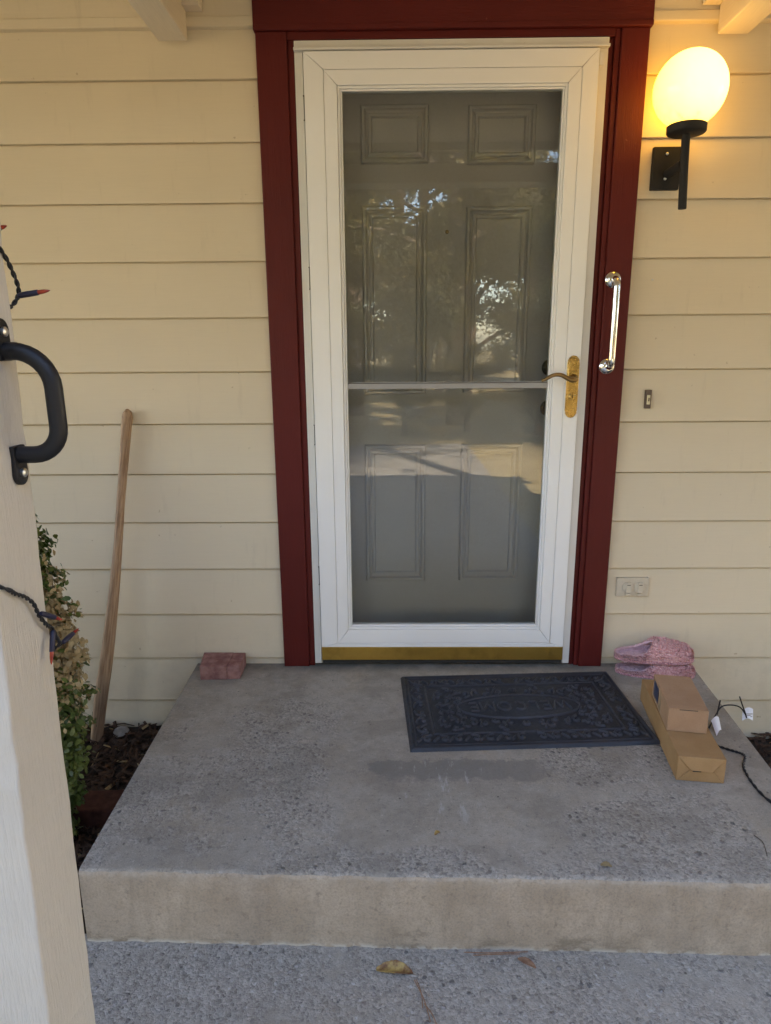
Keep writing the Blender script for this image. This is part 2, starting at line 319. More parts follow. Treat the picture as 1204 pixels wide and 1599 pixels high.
# ------------------------------------------------------------------ mesh helpers
class MB:
    def __init__(s): s.v = []; s.f = []; s.m = []
    def add(s, vs, fs, mi=0):
        o = len(s.v); s.v += [tuple(map(float, p)) for p in vs]
        for f in fs: s.f.append([i + o for i in f]); s.m.append(mi)
        return s
    def box(s, a, b, mi=0):
        (x0, y0, z0), (x1, y1, z1) = a, b
        return s.add([(x0, y0, z0), (x1, y0, z0), (x1, y1, z0), (x0, y1, z0), (x0, y0, z1), (x1, y0, z1), (x1, y1, z1), (x0, y1, z1)],
              [(0, 3, 2, 1), (4, 5, 6, 7), (0, 1, 5, 4), (1, 2, 6, 5), (2, 3, 7, 6), (3, 0, 4, 7)], mi)
    def hexa(s, bot, top, mi=0):      # two quads, same winding
        return s.add(list(bot) + list(top), [(0, 3, 2, 1), (4, 5, 6, 7), (0, 1, 5, 4), (1, 2, 6, 5), (2, 3, 7, 6), (3, 0, 4, 7)], mi)
    def prism(s, poly, d, mi=0):      # polygon (3-D points) pushed along vector d
        n = len(poly); d = Vector(d); p = [Vector(q) for q in poly]
        return s.add(p + [q + d for q in p], [list(range(n))[::-1], list(range(n, 2 * n))] + [(i, (i + 1) % n, n + (i + 1) % n, n + i) for i in range(n)], mi)
    def tube(s, pts, r, n=12, mi=0, cap=True, flat=1.0):
        pts = [Vector(p) for p in pts]; rs = r if isinstance(r, (list, tuple)) else [r] * len(pts)
        prev = None; vs = []
        for i, p in enumerate(pts):
            tan = (pts[min(i + 1, len(pts) - 1)] - pts[max(i - 1, 0)]).normalized()
            if prev is None:
                a = tan.cross(Vector((0, 1, 0)));
                if a.length < .1: a = tan.cross(Vector((1, 0, 0)))
                prev = a.normalized()
            a = (prev - tan * prev.dot(tan)).normalized(); prev = a; b = tan.cross(a)
            for k in range(n):
                th = 2 * math.pi * k / n
                vs.append(p + a * (rs[i] * math.cos(th)) + b * (rs[i] * flat * math.sin(th)))
        fs = []
        for i in range(len(pts) - 1):
            for k in range(n):
                k2 = (k + 1) % n; fs.append((i * n + k, i * n + k2, (i + 1) * n + k2, (i + 1) * n + k))
        if cap: fs.append(list(range(n))[::-1]); fs.append([(len(pts) - 1) * n + k for k in range(n)])
        return s.add(vs, fs, mi)
    def lathe(s, prof, o, ax=(0, 0, 1), n=32, mi=0):  # (radius, height) along ax
        ax = Vector(ax).normalized(); a = ax.orthogonal().normalized(); b = ax.cross(a); o = Vector(o)
        vs = []
        for r, h in prof:
            for k in range(n):
                th = 2 * math.pi * k / n; vs.append(o + ax * h + a * (r * math.cos(th)) + b * (r * math.sin(th)))
        fs = []
        for i in range(len(prof) - 1):
            for k in range(n):
                k2 = (k + 1) % n; fs.append((i * n + k, i * n + k2, (i + 1) * n + k2, (i + 1) * n + k))
        fs.append(list(range(n))[::-1]); fs.append([(len(prof) - 1) * n + k for k in range(n)])
        return s.add(vs, fs, mi)

def smooth_path(pts, k=8):
    P = [Vector(p) for p in pts]; out = []
    for i in range(len(P) - 1):
        a, b, c, d = P[max(i - 1, 0)], P[i], P[i + 1], P[min(i + 2, len(P) - 1)]
        for j in range(k):
            t = j / k; out.append(.5 * ((2 * b) + (c - a) * t + (2 * a - 5 * b + 4 * c - d) * t * t + (3 * b - a - 3 * c + d) * t ** 3))
    return out + [P[-1]]

def root_of(o):
    p = Vector((0, 0, 0))
    while o is not None: p = p + o.location; o = o.parent
    return p
def obj(name, mb, mats, parent=None, origin=None, smooth=False, bevel=0.0, seg=2):
    """world-space mesh builder -> ONE linked mesh object under its parent"""
    base = root_of(parent) if parent is not None else Vector(origin or (0, 0, 0))
    me = bpy.data.meshes.new(name)
    me.from_pydata([tuple(Vector(v) - base) for v in mb.v], [], mb.f); me.update()
    for m in (mats if isinstance(mats, (list, tuple)) else [mats]): me.materials.append(m)
    me.polygons.foreach_set('material_index', mb.m)
    bm = bmesh.new(); bm.from_mesh(me); bmesh.ops.recalc_face_normals(bm, faces=bm.faces[:]) if len(bm.faces) < 30000 else None; bm.to_mesh(me); bm.free()
    o = bpy.data.objects.new(name, me); C.objects.link(o)
    if parent is not None: o.parent = parent
    else: o.location = base
    if bevel:
        b = o.modifiers.new('bevel', 'BEVEL'); b.width = bevel; b.segments = seg; b.limit_method = 'ANGLE'; b.angle_limit = R(40)
    if smooth:
        me.polygons.foreach_set('use_smooth', [True] * len(me.polygons))
        me.update()
        try: me.set_sharp_from_angle(angle=R(48))
        except Exception: pass
    return o
def thing(name, label, cat, loc, group=None):
    o = bpy.data.objects.new(name, None); C.objects.link(o); o.location = loc; o.empty_display_size = .1
    return tag(o, label, cat, group)
def tag(o, label, cat, group=None):
    o['label'] = label; o['category'] = cat
    if group: o['group'] = group
    return o
def struct(o, kind='structure'): o['kind'] = kind; return o
def fast_mesh(name, V, F, mats, mi=None, origin=(0, 0, 0), parent=None, smooth=False):
    base = root_of(parent) if parent is not None else Vector(origin)
    V = np.asarray(V, float) - np.array(base)
    me = bpy.data.meshes.new(name); F = np.asarray(F)
    me.vertices.add(len(V)); me.vertices.foreach_set('co', V.ravel())
    k = F.shape[1]; me.loops.add(F.size); me.loops.foreach_set('vertex_index', F.ravel())
    me.polygons.add(len(F)); me.polygons.foreach_set('loop_start', np.arange(0, F.size, k))
    me.polygons.foreach_set('loop_total', np.full(len(F), k))
    for m in mats: me.materials.append(m)
    if mi is not None: me.polygons.foreach_set('material_index', mi)
    if smooth: me.polygons.foreach_set('use_smooth', [True] * len(F))
    me.update(calc_edges=True); me.validate()
    o = bpy.data.objects.new(name, me); C.objects.link(o)
    if parent is not None: o.parent = parent
    else: o.location = base
    return o

# ================================================================== SETTING
GZ = -.42                                   # yard level
g = MB(); N = 40
xs = [-120 + 240 * i / N for i in range(N + 1)]
ys = [-160 + 240 * i / N for i in range(N + 1)]
g.add([(x, y, GZ) for y in ys for x in xs], [(j * (N + 1) + i, j * (N + 1) + i + 1, (j + 1) * (N + 1) + i + 1, (j + 1) * (N + 1) + i) for j in range(N) for i in range(N)])
struct(obj('ground', g, M['yard']))

def sheet(name, x0, x1, y0, y1, z, mat, nx, ny, amp, skirt=.2):
    X = np.linspace(x0, x1, nx); Y = np.linspace(y0, y1, ny); XX, YY = np.meshgrid(X, Y)
    Z = z + amp * (np.sin(XX * 9 + YY * 5) * .5 + rng.normal(0, .35, XX.shape))
    Z[0, :] -= skirt; Z[-1, :] -= skirt; Z[:, 0] -= skirt; Z[:, -1] -= skirt
    V = np.stack([XX, YY, Z], -1).reshape(-1, 3)
    F = [(j * nx + i, j * nx + i + 1, (j + 1) * nx + i + 1, (j + 1) * nx + i) for j in range(ny - 1) for i in range(nx - 1)]
    return fast_mesh(name, V, F, [mat], smooth=True)
struct(sheet('soil', -3.2, -.47, -1.4, .02, -.262, M['soil'], 70, 40, .010))
struct(sheet('soil', 1.40, 3.6, -1.4, .02, -.31, M['soil'], 60, 36, .010))
b = MB(); b.box((-.6, -8.5, GZ - .1), (1.5, -1.98, GZ + .03)); struct(obj('path', b, M['path'], bevel=.006))

# ---- raised porch slab: fine grid with a worn nosing, riser in its own material
def slab(name, pts, ztop, zbot, mats, nose=.014, jitter=.0014, edge_res=.012):
    """pts = back-left, front-left, front-right, back-right (x, y)"""
    bl, fl, fr, br = [np.array(p) for p in pts]
    nx = int(np.linalg.norm(fr - fl) / edge_res); 
    # profile from the back of the top to the foot of the riser: (fraction back->front, outward push, z)
    prof = [(k / 46, 0, ztop) for k in range(46)]
    for k in range(7):
        th = k / 6 * math.pi / 2; prof.append((1, -nose + nose * math.sin(th), ztop - nose + nose * math.cos(th)))
    nz = 10
    for k in range(1, nz + 1): prof.append((1, 0.0, ztop - nose + (zbot - ztop + nose) * k / nz))
    V = []
    for fr_, push, z in prof:
        for i in range(nx + 1):
            u = i / nx
            A = bl + (br - bl) * u; B = fl + (fr - fl) * u
            p = A + (B - A) * fr_
            d = (B - A) / np.linalg.norm(B - A)
            L = p + d * push
            V.append((L[0], L[1], z))
    V = np.array(V); n = len(prof); W_ = nx + 1
    near = np.zeros(n); near[44:60] = 1
    chip = np.interp(np.arange(W_), np.arange(0, W_, 3), np.clip(rng.normal(0, 1, len(np.arange(0, W_, 3))), -1.5, 1.5))
    for j in range(n):
        sl = slice(j * W_, (j + 1) * W_)
        if 44 <= j < 62:
            V[sl, 1] += (chip * jitter + rng.normal(0, jitter * .5, W_)); V[sl, 2] += rng.normal(0, jitter * .4, W_)
    F = []; mi = []
    for j in range(n - 1):
        for i in range(nx):
            F.append((j * W_ + i, (j + 1) * W_ + i, (j + 1) * W_ + i + 1, j * W_ + i + 1)); mi.append(0 if j < 49 else 1)
    V = list(map(tuple, V))
    for side in (0, nx):        # ends
        o = len(V); V += [(V[j * W_ + side][0], V[j * W_ + side][1], zbot) for j in range(n)]
        for j in range(n - 1):
            q = (j * W_ + side, o + j, o + j + 1, (j + 1) * W_ + side); F.append(q if side == 0 else q[::-1]); mi.append(1)
    return fast_mesh(name, V, F, mats, mi, smooth=False)
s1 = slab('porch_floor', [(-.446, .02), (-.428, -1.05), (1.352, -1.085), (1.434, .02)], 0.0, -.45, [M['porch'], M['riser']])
struct(s1); 
for p in s1.data.polygons: p.use_smooth = True
s1.data.set_sharp_from_angle(angle=R(60))
s2 = slab('step', [(-.85, -1.03), (-.85, -1.95), (1.9, -1.95), (1.9, -1.03)], -.2, -.55, [M['step'], M['riser']])
struct(s2)
for p in s2.data.polygons: p.use_smooth = True
s2.data.set_sharp_from_angle(angle=R(60))

# ================================================================== HOUSE
house = thing('house', 'cream lap sided house front with burgundy door trim and white storm door', 'house', (0.48, 0, 0))
EXP = .178
LAPS = [1.987 - EXP * k for k in range(14)]             # bottom edge of every board
def siding(mb, x0, x1):
    prof = []
    zt = 2.14
    for k, z in enumerate(LAPS):
        top = zt if k == 0 else LAPS[k - 1]
        prof += [(-.0025, top - (.0045 if k else 0)), (-.0150, z + .0015), (-.0140, z), (.004, z + .0004), (.004, z - .0042)]
    prof = [(0.03, 2.14)] + prof + [(0.03, LAPS[-1] - .0042)]
    n = len(prof); nx = 2
    V = [(x, y, z) for x in (x0, x1) for y, z in prof]
    F = [(i, i + 1, n + i + 1, n + i) for i in range(n - 1)]
    F += [list(range(n)), [n + i for i in range(n)][::-1]]
    mb.add(V, F)
sw = MB(); siding(sw, -4.2, -.109); siding(sw, 1.089, 3.4)
# the rest of the outer walls (behind the front)
sw.box((-4.2, .031, -.42), (-.11, .15, 2.6)); sw.box((1.09, .031, -.42), (3.4, .15, 2.6)); sw.box((-.11, .15, 2.2), (1.09, .16, 2.6))
sw.box((-4.2, .15, -.42), (-4.05, 8, 2.6)); sw.box((3.25, .15, -.42), (3.4, 8, 2.6)); sw.box((-4.05, 7.85, -.42), (3.25, 8, 2.6))
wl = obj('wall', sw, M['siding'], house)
for nx_, nz_ in ((-.183, 1.293), (1.165, 1.385)):
    m = MB(); m.lathe([(.0028, 0), (.0026, .003), (.0006, .0036)], (nx_, -.009, nz_), (0, -1, 0), 10); obj('nail', m, M['steel'], wl)
# frieze board above the siding with a lip
fb = MB()
for x0, x1 in ((-4.2, -.1075), (1.0895, 3.4)): fb.box((x0, -.026, 2.123), (x1, .03, 2.36)); fb.box((x0, -.0305, 2.123), (x1, -.0262, 2.150))
obj('frieze_board', fb, M['siding'], house, bevel=.002)
# door casing
dc = MB()
dc.box((-.108, -.030, 0.0), (-.012, .03, 2.107)); dc.box((-.0118, -.024, .001), (.0085, .03, 2.085))
dc.box((1.003, -.030, 0.0), (1.088, .03, 2.107)); dc.box((.9852, -.023, .001), (1.0028, .03, 2.1068)); dc.box((.967, -.014, .001), (.9850, .03, 2.0854))
cas = obj('door_casing', dc, M['red'], house, bevel=.003)
dh = MB(); dh.box((-.112, -.038, 2.1072), (1.093, .03, 2.40)); dh.box((-.112, -.0415, 2.1076), (1.093, -.0382, 2.122)); dh.box((-.0118, -.0255, 2.0856), (.985, .03, 2.1069))
obj('door_header', dh, M['redh'], house, bevel=.003)
jb = MB(); jb.box((.0086, .0302, .001), (.0, .145, 2.085)); jb.box((.0, .0302, 0), (.02, .145, 2.085)); jb.box((.955, .0302, 0), (.98, .145, 2.085)); jb.box((.0201, .0302, 2.05), (.9549, .145, 2.085))
jb.box((.0201, .0005, .0005), (.9549, .145, .018))
obj('door_jamb', jb, M['zbar'], house)

# ---- entry door: six raised panels
ed = MB(); Y = .092
ed.box((.021, Y, .02), (.954, Y + .045, 2.049))
PAN = [(.205, .427, 1.765, 1.940), (.556, .778, 1.760, 1.936), (.205, .425, 1.010, 1.635), (.557, .778, 1.015, 1.630), (.203, .426, .303, .828), (.556, .778, .304, .830)]
def frame_ring(mb, x0, x1, z0, z1, wd, prof):
    """mitred moulding: prof = list of (t 0..1 across the width, y)"""
    n = len(prof); V = []
    for t, y in prof:
        d = t * wd
        V += [(x0 + d, y, z0 + d), (x1 - d, y, z0 + d), (x1 - d, y, z1 - d), (x0 + d, y, z1 - d)]
    F = []
    for i in range(n - 1):
        for k in range(4):
            k2 = (k + 1) % 4; F.append((i * 4 + k, i * 4 + k2, (i + 1) * 4 + k2, (i + 1) * 4 + k))
    mb.add(V, F)
for x0, x1, z0, z1 in PAN:
    frame_ring(ed, x0, x1, z0, z1, .038, [(0, Y + .004), (.0, Y - .008), (.10, Y - .017), (.32, Y - .016), (.42, Y - .005), (.60, Y - .001), (.66, Y - .009), (.86, Y - .009), (1, Y + .001)])
    d = .0375; ed.box((x0 + d, Y - .0012, z0 + d), (x1 - d, Y + .002, z1 - d))
door = obj('entry_door', ed, M['doorgrey'], house, bevel=.0012)
ph = MB(); ph.lathe([(.0062, 0), (.0062, .004), (.0045, .005)], (.493, Y, 1.553), (0, -1, 0), 16); obj('peephole', ph, M['darkbrass'], door, smooth=True)
kn = MB(); kn.lathe([(.028, 0), (.028, .006), (.012, .010), (.011, .022), (.024, .030), (.026, .040), (.018, .048), (.004, .050)], (.865, Y, .957), (0, -1, 0), 24)
obj('door_knob', kn, M['knobdark'], door, smooth=True)
db = MB(); db.lathe([(.029, 0), (.029, .006), (.018, .015), (.004, .0155)], (.865, Y, 1.10), (0, -1, 0), 24); obj('deadbolt', db, M['knobdark'], door, smooth=True)

# ---- storm door
YF = -.040
sf = MB()
def mitred(mb, x0, x1, z0, z1, xi0, xi1, zi0, zi1, yf, yb, gap=.0005):
    for q in ([(x0, z0), (x0, z1), (xi0, zi1), (xi0, zi0)], [(x1, z1), (x1, z0), (xi1, zi0), (xi1, zi1)],
              [(x0, z1), (x1, z1), (xi1, zi1), (xi0, zi1)], [(x1, z0), (x0, z0), (xi0, zi0), (xi1, zi0)]):
        c = Vector((sum(p[0] for p in q) / 4, sum(p[1] for p in q) / 4))
        pts = []
        for p in q:
            v = Vector(p); pts.append((p[0] + (gap if c.x > p[0] else -gap), yf, p[1] + (gap if c.y > p[1] else -gap)))
        mb.prism(pts, (0, yb - yf, 0))
mitred(sf, .037, .938, .084, 2.050, .098, .888, .100, 2.000, YF, -.004)
mitred(sf, .098, .888, .100, 2.000, .139, .848, .154, 1.957, YF + .0006, -.004)
storm = obj('storm_door', sf, M['white'], house, bevel=.0016)
bd = MB(); mitred(bd, .1392, .8478, .1542, 1.9568, .147, .840, .163, 1.949, YF + .005, -.004, .0002); mitred(bd, .1472, .8398, .1632, 1.9488, .153, .834, .170, 1.943, YF + .010, -.004, .0002)
obj('glazing_bead', bd, M['white'], storm, bevel=.001)
zb = MB(); zb.box((.0090, -.026, .012), (.0345, .029, 2.052)); zb.box((.030, -.035, .03), (.0350, -.0262, 2.049))
zb.box((.9405, -.027, .012), (.9660, .029, 2.052)); zb.box((.0092, -.030, 2.0605), (.9668, .029, 2.082)); zb.box((.0085, -.043, 2.0525), (.9672, .029, 2.0603)); zb.box((.9385, -.0385, 2.003), (.9535, -.0272, 2.040))
obj('mounting_frame', zb, M['zbar'], storm, bevel=.0012)
for z in (1.86, 1.36, .845, .33):
    hg = MB(); hg.box((.0352, -.0382, z + .003), (.0366, -.034, z + .068)); hg.box((.0330, -.0376, z), (.0366, -.034, z + .003)); hg.box((.0330, -.0376, z + .068), (.0366, -.034, z + .071))
    obj('hinge', hg, M['gap'], storm)
kp = MB(); kp.box((.0370, YF + .002, .031), (.9388, -.006, .0832)); obj('kick_plate', kp, M['brasskick'], storm, bevel=.0015)
sp = MB(); sp.box((.039, -.03, .016), (.937, -.010, .0308)); obj('door_sweep', sp, M['gap'], storm)
gp = MB(); gp.box((.146, -.0245, 1.058), (.841, -.0215, 1.950)); obj('glass_pane', gp, M['glass'], storm)
gp = MB(); gp.box((.146, -.0195, .162), (.841, -.0165, 1.038)); obj('glass_pane', gp, M['glass'], storm)
sc = MB(); sc.add([(.146, -.009, .162), (.841, -.009, .162), (.841, -.009, 1.95), (.146, -.009, 1.95)], [(0, 1, 2, 3)]); obj('insect_screen', sc, M['screen'], storm)
cb = MB(); cb.box((.1535, -.0285, 1.036), (.8335, -.012, 1.0535)); cb.box((.1535, -.0270, 1.0555), (.8335, -.012, 1.0585)); obj('crossbar', cb, M['bar'], storm, bevel=.0012)
cbg = MB(); cbg.box((.1536, -.024, 1.0535), (.8334, -.013, 1.0556)); obj('crossbar_gasket', cbg, M['gap'], storm)
# handle plate: stepped, pointed ends
def plate_outline(cx, zc, hw, hh):
    pts = []
    def half(sg):
        return [(hw, sg * (hh - .026)), (hw * .92, sg * (hh - .020)), (hw * .97, sg * (hh - .017)), (hw * .72, sg * (hh - .008)), (hw * .4, sg * (hh - .002)), (0, sg * hh)]
    t = half(1); bq = half(-1)
    right = bq[::-1] + t
    return [(cx + x, zc + z) for x, z in right] + [(cx - x, zc + z) for x, z in right[::-1][1:-1]]
PX, PZ = .9135, 1.040
hp = MB(); ol = plate_outline(PX, PZ, .0205, .104)
hp.prism([(x, YF - .0045, z) for x, z in ol], (0, .004, 0))
ol2 = plate_outline(PX, PZ, .0165, .098); hp.prism([(x, YF - .0072, z) for x, z in ol2], (0, .0026, 0))
hp.lathe([(.0125, 0), (.0125, .002), (.010, .003), (.0085, .0022), (.0085, .0045), (.002, .0047)], (PX, YF - .0072, 1.008), (0, -1, 0), 24)
obj('handle_plate', hp, M['brass'], storm, bevel=.0012, smooth=True)
kh = MB(); kh.box((PX - .0012, YF - .0124, 1.003), (PX + .0012, YF - .0116, 1.013)); obj('keyhole', kh, M['gap'], storm)
lv = MB()
lv.lathe([(.014, 0), (.014, .006), (.0105, .010), (.0098, .030), (.008, .034), (.002, .035)], (PX, YF - .0072, 1.068), (0, -1, 0), 20)
pth = smooth_path([(PX + .006, YF - .034, 1.069), (PX - .010, YF - .036, 1.0645), (PX - .028, YF - .038, 1.071), (PX - .048, YF - .039, 1.081), (PX - .068, YF - .039, 1.082), (PX - .086, YF - .037, 1.075), (PX - .101, YF - .034, 1.066), (PX - .110, YF - .031, 1.063)])
lv.tube(pth, [.0085 - .0035 * i / len(pth) for i in range(len(pth))], 14)
obj('lever_handle', lv, M['darkbrass'], storm, smooth=True)

# ---- rafters, ceiling, roof
def rafter(x0, x1, zb):
    m = MB(); m.box((x0, -1.78, zb), (x1, -.0315, zb + .20))
    return obj('rafter', m, M['cream'], house, bevel=.004)
for x0, x1 in ((-.402, -.313), (1.288, 1.380), (-2.09, -2.0), (2.98, 3.07)): rafter(x0, x1, 2.083)
for x0, x1 in ((-.3125, -.262), (1.235, 1.2875)):
    bk = MB(); bk.box((x0, -.075, 2.16), (x1, -.0315, 2.283)); obj('rafter_block', bk, M['cream'], house, bevel=.002)
cl = MB()
for i in range(13): cl.box((-4.4, -1.86 + .141 * i, 2.2835), (3.6, -1.86 + .141 * i + .138, 2.305))
obj('ceiling', cl, M['cream'], house, bevel=.002)
gb = MB(); gb.box((-4.3, -1.60, 1.99), (3.5, -1.46, 2.0828)); obj('porch_beam', gb, M['cream'], house, bevel=.004)
fa = MB(); fa.box((-4.5, -1.91, 2.25), (3.7, -1.8805, 2.46)); obj('fascia', fa, M['cream'], house)
rf = MB()
rf.hexa([(-4.6, -1.95, 2.47), (3.8, -1.95, 2.47), (3.8, 3.9, 4.6), (-4.6, 3.9, 4.6)], [(-4.6, -1.95, 2.55), (3.8, -1.95, 2.55), (3.8, 3.9, 4.7), (-4.6, 3.9, 4.7)])
rf.hexa([(-4.6, 3.9, 4.6), (3.8, 3.9, 4.6), (3.8, 8.6, 2.5), (-4.6, 8.6, 2.5)], [(-4.6, 3.9, 4.7), (3.8, 3.9, 4.7), (3.8, 8.6, 2.6), (-4.6, 8.6, 2.6)])
for x in (-4.2, 3.25): rf.prism([(x, .15, 2.6), (x, 7.8, 2.6), (x, 3.9, 4.58)], (.15, 0, 0))
obj('roof', rf, M['roof'], house)

# ================================================================== POST
def pp(z): return (-.2055 + .0175 * z, -1.454, -1.586 + .021 * z)
b0, b1 = pp(-.2), pp(1.99); D = .122
pm = MB(); nseg = 60; 
for k in range(nseg + 1):
    z = -.2 + 2.19 * k / nseg; xr, yf, yn = pp(z); j = lambda: random.gauss(0, .0007)
    pm.v += [(xr - D, yf + j(), z), (xr + j(), yf + j(), z), (xr + j(), yn + j(), z), (xr - D + j(), yn + j(), z)]
for k in range(nseg):
    for q in range(4):
        q2 = (q + 1) % 4; pm.f.append([k * 4 + q, k * 4 + q2, k * 4 + 4 + q2, k * 4 + 4 + q]); pm.m.append(0)
pm.f.append([0, 3, 2, 1]); pm.m.append(0); n4 = nseg * 4; pm.f.append([n4, n4 + 1, n4 + 2, n4 + 3]); pm.m.append(0)
tag(obj('porch_post', pm, M['post'], origin=(-.25, -1.52, -.2), bevel=.003, seg=2), 'rough painted square porch post with a black grab handle on it', 'post')

# ---- black grab handle on the post
hd = thing('post_handle', 'black curved grab handle bolted to the porch post', 'handle', (-.19, -1.482, 1.11))
FX = -.187
def corner(c, a0, a1, r, n=8):
    return [(c[0] + r * math.cos(R(a0 + (a1 - a0) * i / n)), c[1], c[2] + r * math.sin(R(a0 + (a1 - a0) * i / n))) for i in range(n + 1)]
zt, zbm, gx, yy = 1.178, 1.0455, -.1265, -1.484
pth = [(FX + .002, yy, zt), (FX + .02, yy, zt)] + corner((gx - .047, yy, zt - .047), 90, 0, .047) + corner((gx - .036, yy, zbm + .036), 0, -90, .036) + [(FX + .02, yy, zbm), (FX + .002, yy, zbm)]
hb = MB(); hb.tube(pth, .0112, 20); obj('bar', hb, M['black'], hd, smooth=True)
for zc, s in ((zt, 1), (zbm, -1)):
    fm = MB()
    ring = [(FX - .0015, yy + .0145 * math.cos(a), zc + s * .026 + s * .0145 * math.sin(a)) for a in [math.pi * i / 10 for i in range(11)]] + [(FX - .0015, yy - .0145, zc - s * .012), (FX - .0015, yy + .0145, zc - s * .012)]
    fm.prism(ring, (.007, 0, 0)); f = obj('flange', fm, M['black'], hd, bevel=.0015)
    bm_ = MB(); bm_.lathe([(.0062, 0), (.0062, .003), (.004, .0048), (.001, .005)], (FX + .0055, yy, zc + s * .024), (1, 0, 0), 14); obj('bolt', bm_, M['steel'], f, smooth=True)

# ---- mini light strings on the post
def twisted(path, r=.0016, sep=.0016, turns=60):
    m = MB(); P = smooth_path(path, 14)
    for ph_ in (0, math.pi):
        q = []
        for i, p in enumerate(P):
            t = (P[min(i + 1, len(P) - 1)] - P[max(i - 1, 0)]).normalized(); a = t.orthogonal().normalized(); bb = t.cross(a)
            th = ph_ + i * .55; q.append(p + a * sep * math.cos(th) + bb * sep * math.sin(th))
        m.tube(q, r, 7)
    return m
def mini_bulb(parent, p, d, L=.050):
    p = Vector(p); d = Vector(d).normalized()
    m = MB(); m.lathe([(.0026, L * .5), (.0029, L * .62), (.0026, L * .8), (.0014, L * .94), (.0003, L)], p, d, 14); bl = obj('bulb', m, M['bulb'], parent, smooth=True)
    s = MB(); s.lathe([(.0026, 0), (.0036, L * .05), (.0039, L * .3), (.0036, L * .62), (.0032, L * .63)], p, d, 14); obj('socket', s, M['socket'], bl, smooth=True)
px = -.186
s1_ = thing('light_string', 'black mini light string hanging on upper post above the black handle', 'string lights', (-.187, -1.46, 1.25), 'mini light strings on the post')
up = twisted([(-.34, -1.60, 1.40), (-.30, -1.606, 1.378), (-.215, -1.588, 1.340), (px + .003, -1.548, 1.318), (px + .004, -1.49, 1.314), (px + .004, -1.462, 1.300), (px + .005, -1.445, 1.278), (px + .004, -1.434, 1.254), (px - .004, -1.440, 1.236), (px - .03, -1.446, 1.220), (px - .1, -1.446, 1.20)])
obj('wire', up, M['wire'], s1_, smooth=True)
mini_bulb(s1_, (px + .006, -1.440, 1.248), (.95, -.03, .14), .044); mini_bulb(s1_, (px - .012, -1.462, 1.322), (.16, .8, .30), .040)
s2_ = thing('light_string', 'black mini light string with orange tips wrapped low around the post', 'string lights', (-.19, -1.48, .8), 'mini light strings on the post')
lo = twisted([(-.345, -1.57, .955), (-.30, -1.592, .94), (-.22, -1.588, .915), (px, -1.553, .884), (px + .001, -1.535, .870), (px + .001, -1.515, .858), (px + .003, -1.500, .842), (px + .003, -1.490, .820), (px + .004, -1.476, .800), (px + .003, -1.463, .790), (px + .002, -1.449, .765), (px - .004, -1.438, .752), (px - .04, -1.444, .735), (px - .12, -1.446, .72)])
obj('wire', lo, M['wire'], s2_, smooth=True)
mini_bulb(s2_, (px + .008, -1.494, .826), (.12, .75, -.50), .050); mini_bulb(s2_, (px + .006, -1.466, .788), (.05, -.45, -.95), .048); mini_bulb(s2_, (px + .004, -1.440, .757), (.12, .95, .10), .042)

# ================================================================== THINGS ON THE WALL
lamp = thing('wall_lamp', 'lit round globe wall lamp on black stem bracket right of door', 'wall lamp', (1.172, 0, 1.716))
LX, LY = 1.182, -.135
m = MB(); m.box((1.128, -.030, 1.654), (1.2165, -.0126, 1.779)); bp_ = obj('back_plate', m, M['blackplate'], lamp, bevel=.003)
for z in (1.758, 1.686):
    m = MB(); m.lathe([(.0048, 0), (.0046, .002), (.002, .0042), (.0005, .0044)], (1.170, -.030, z), (0, -1, 0), 14); obj('screw', m, M['steel'], bp_, smooth=True)
m = MB(); m.tube([(1.176, -.028, 1.700), (1.180, -.08, 1.704), (LX + .003, LY + .012, 1.707)], .0135, 16); obj('arm', m, M['blackplate'], lamp, smooth=True)
m = MB(); m.tube([(LX + .009, LY, 1.578), (LX + .009, LY, 1.580), (LX + .003, LY, 1.70), (LX, LY, 1.786)], [.0115, .0122, .0122, .0122], 20); obj('stem', m, M['blackplate'], lamp, smooth=True)
m = MB(); m.lathe([(.013, 0), (.052, .002), (.056, .006), (.0565, .024), (.053, .026), (.03, .0265)], (LX, LY, 1.783), (0, 0, 1), 40); obj('collar', m, M['blackplate'], lamp, smooth=True)
m = MB(); RG = .103; zc = 1.9025
m.lathe([(RG * math.cos(a), RG * math.sin(a)) for a in [R(-61 + 150.5 * i / 30) for i in range(31)]], (LX, LY, zc), (0, 0, 1), 48)
obj('globe', m, M['globe'], lamp, smooth=True)

gbq = thing('grab_bar', 'polished chrome grab bar on the burgundy trim right of door', 'grab bar', (1.03, -.03, 1.245))
xg0, xg1 = 1.028, 1.028
pth = [(xg0, -.032, 1.384), (xg0, -.055, 1.384)]
pth += [(xg0, -.055 - .026 * math.sin(a), 1.384 - .026 + .026 * math.cos(a)) for a in [math.pi / 2 * i / 8 for i in range(1, 9)]]
pth += [(xg1, -.081 + .026 * (1 - math.cos(a)), 1.107 + .026 - .026 * math.sin(a)) for a in [math.pi / 2 * i / 8 for i in range(0, 9)]] + [(xg1, -.032, 1.107)]
m = MB(); m.tube(pth, .0108, 20); obj('bar', m, M['chrome'], gbq, smooth=True)
for z in (1.384, 1.107):
    m = MB(); m.lathe([(.0270, 0), (.0275, .003), (.0255, .008), (.018, .0125), (.0125, .015)], (xg0, -.0302, z), (0, -1, 0), 32); obj('flange', m, M['chrome'], gbq, smooth=True)

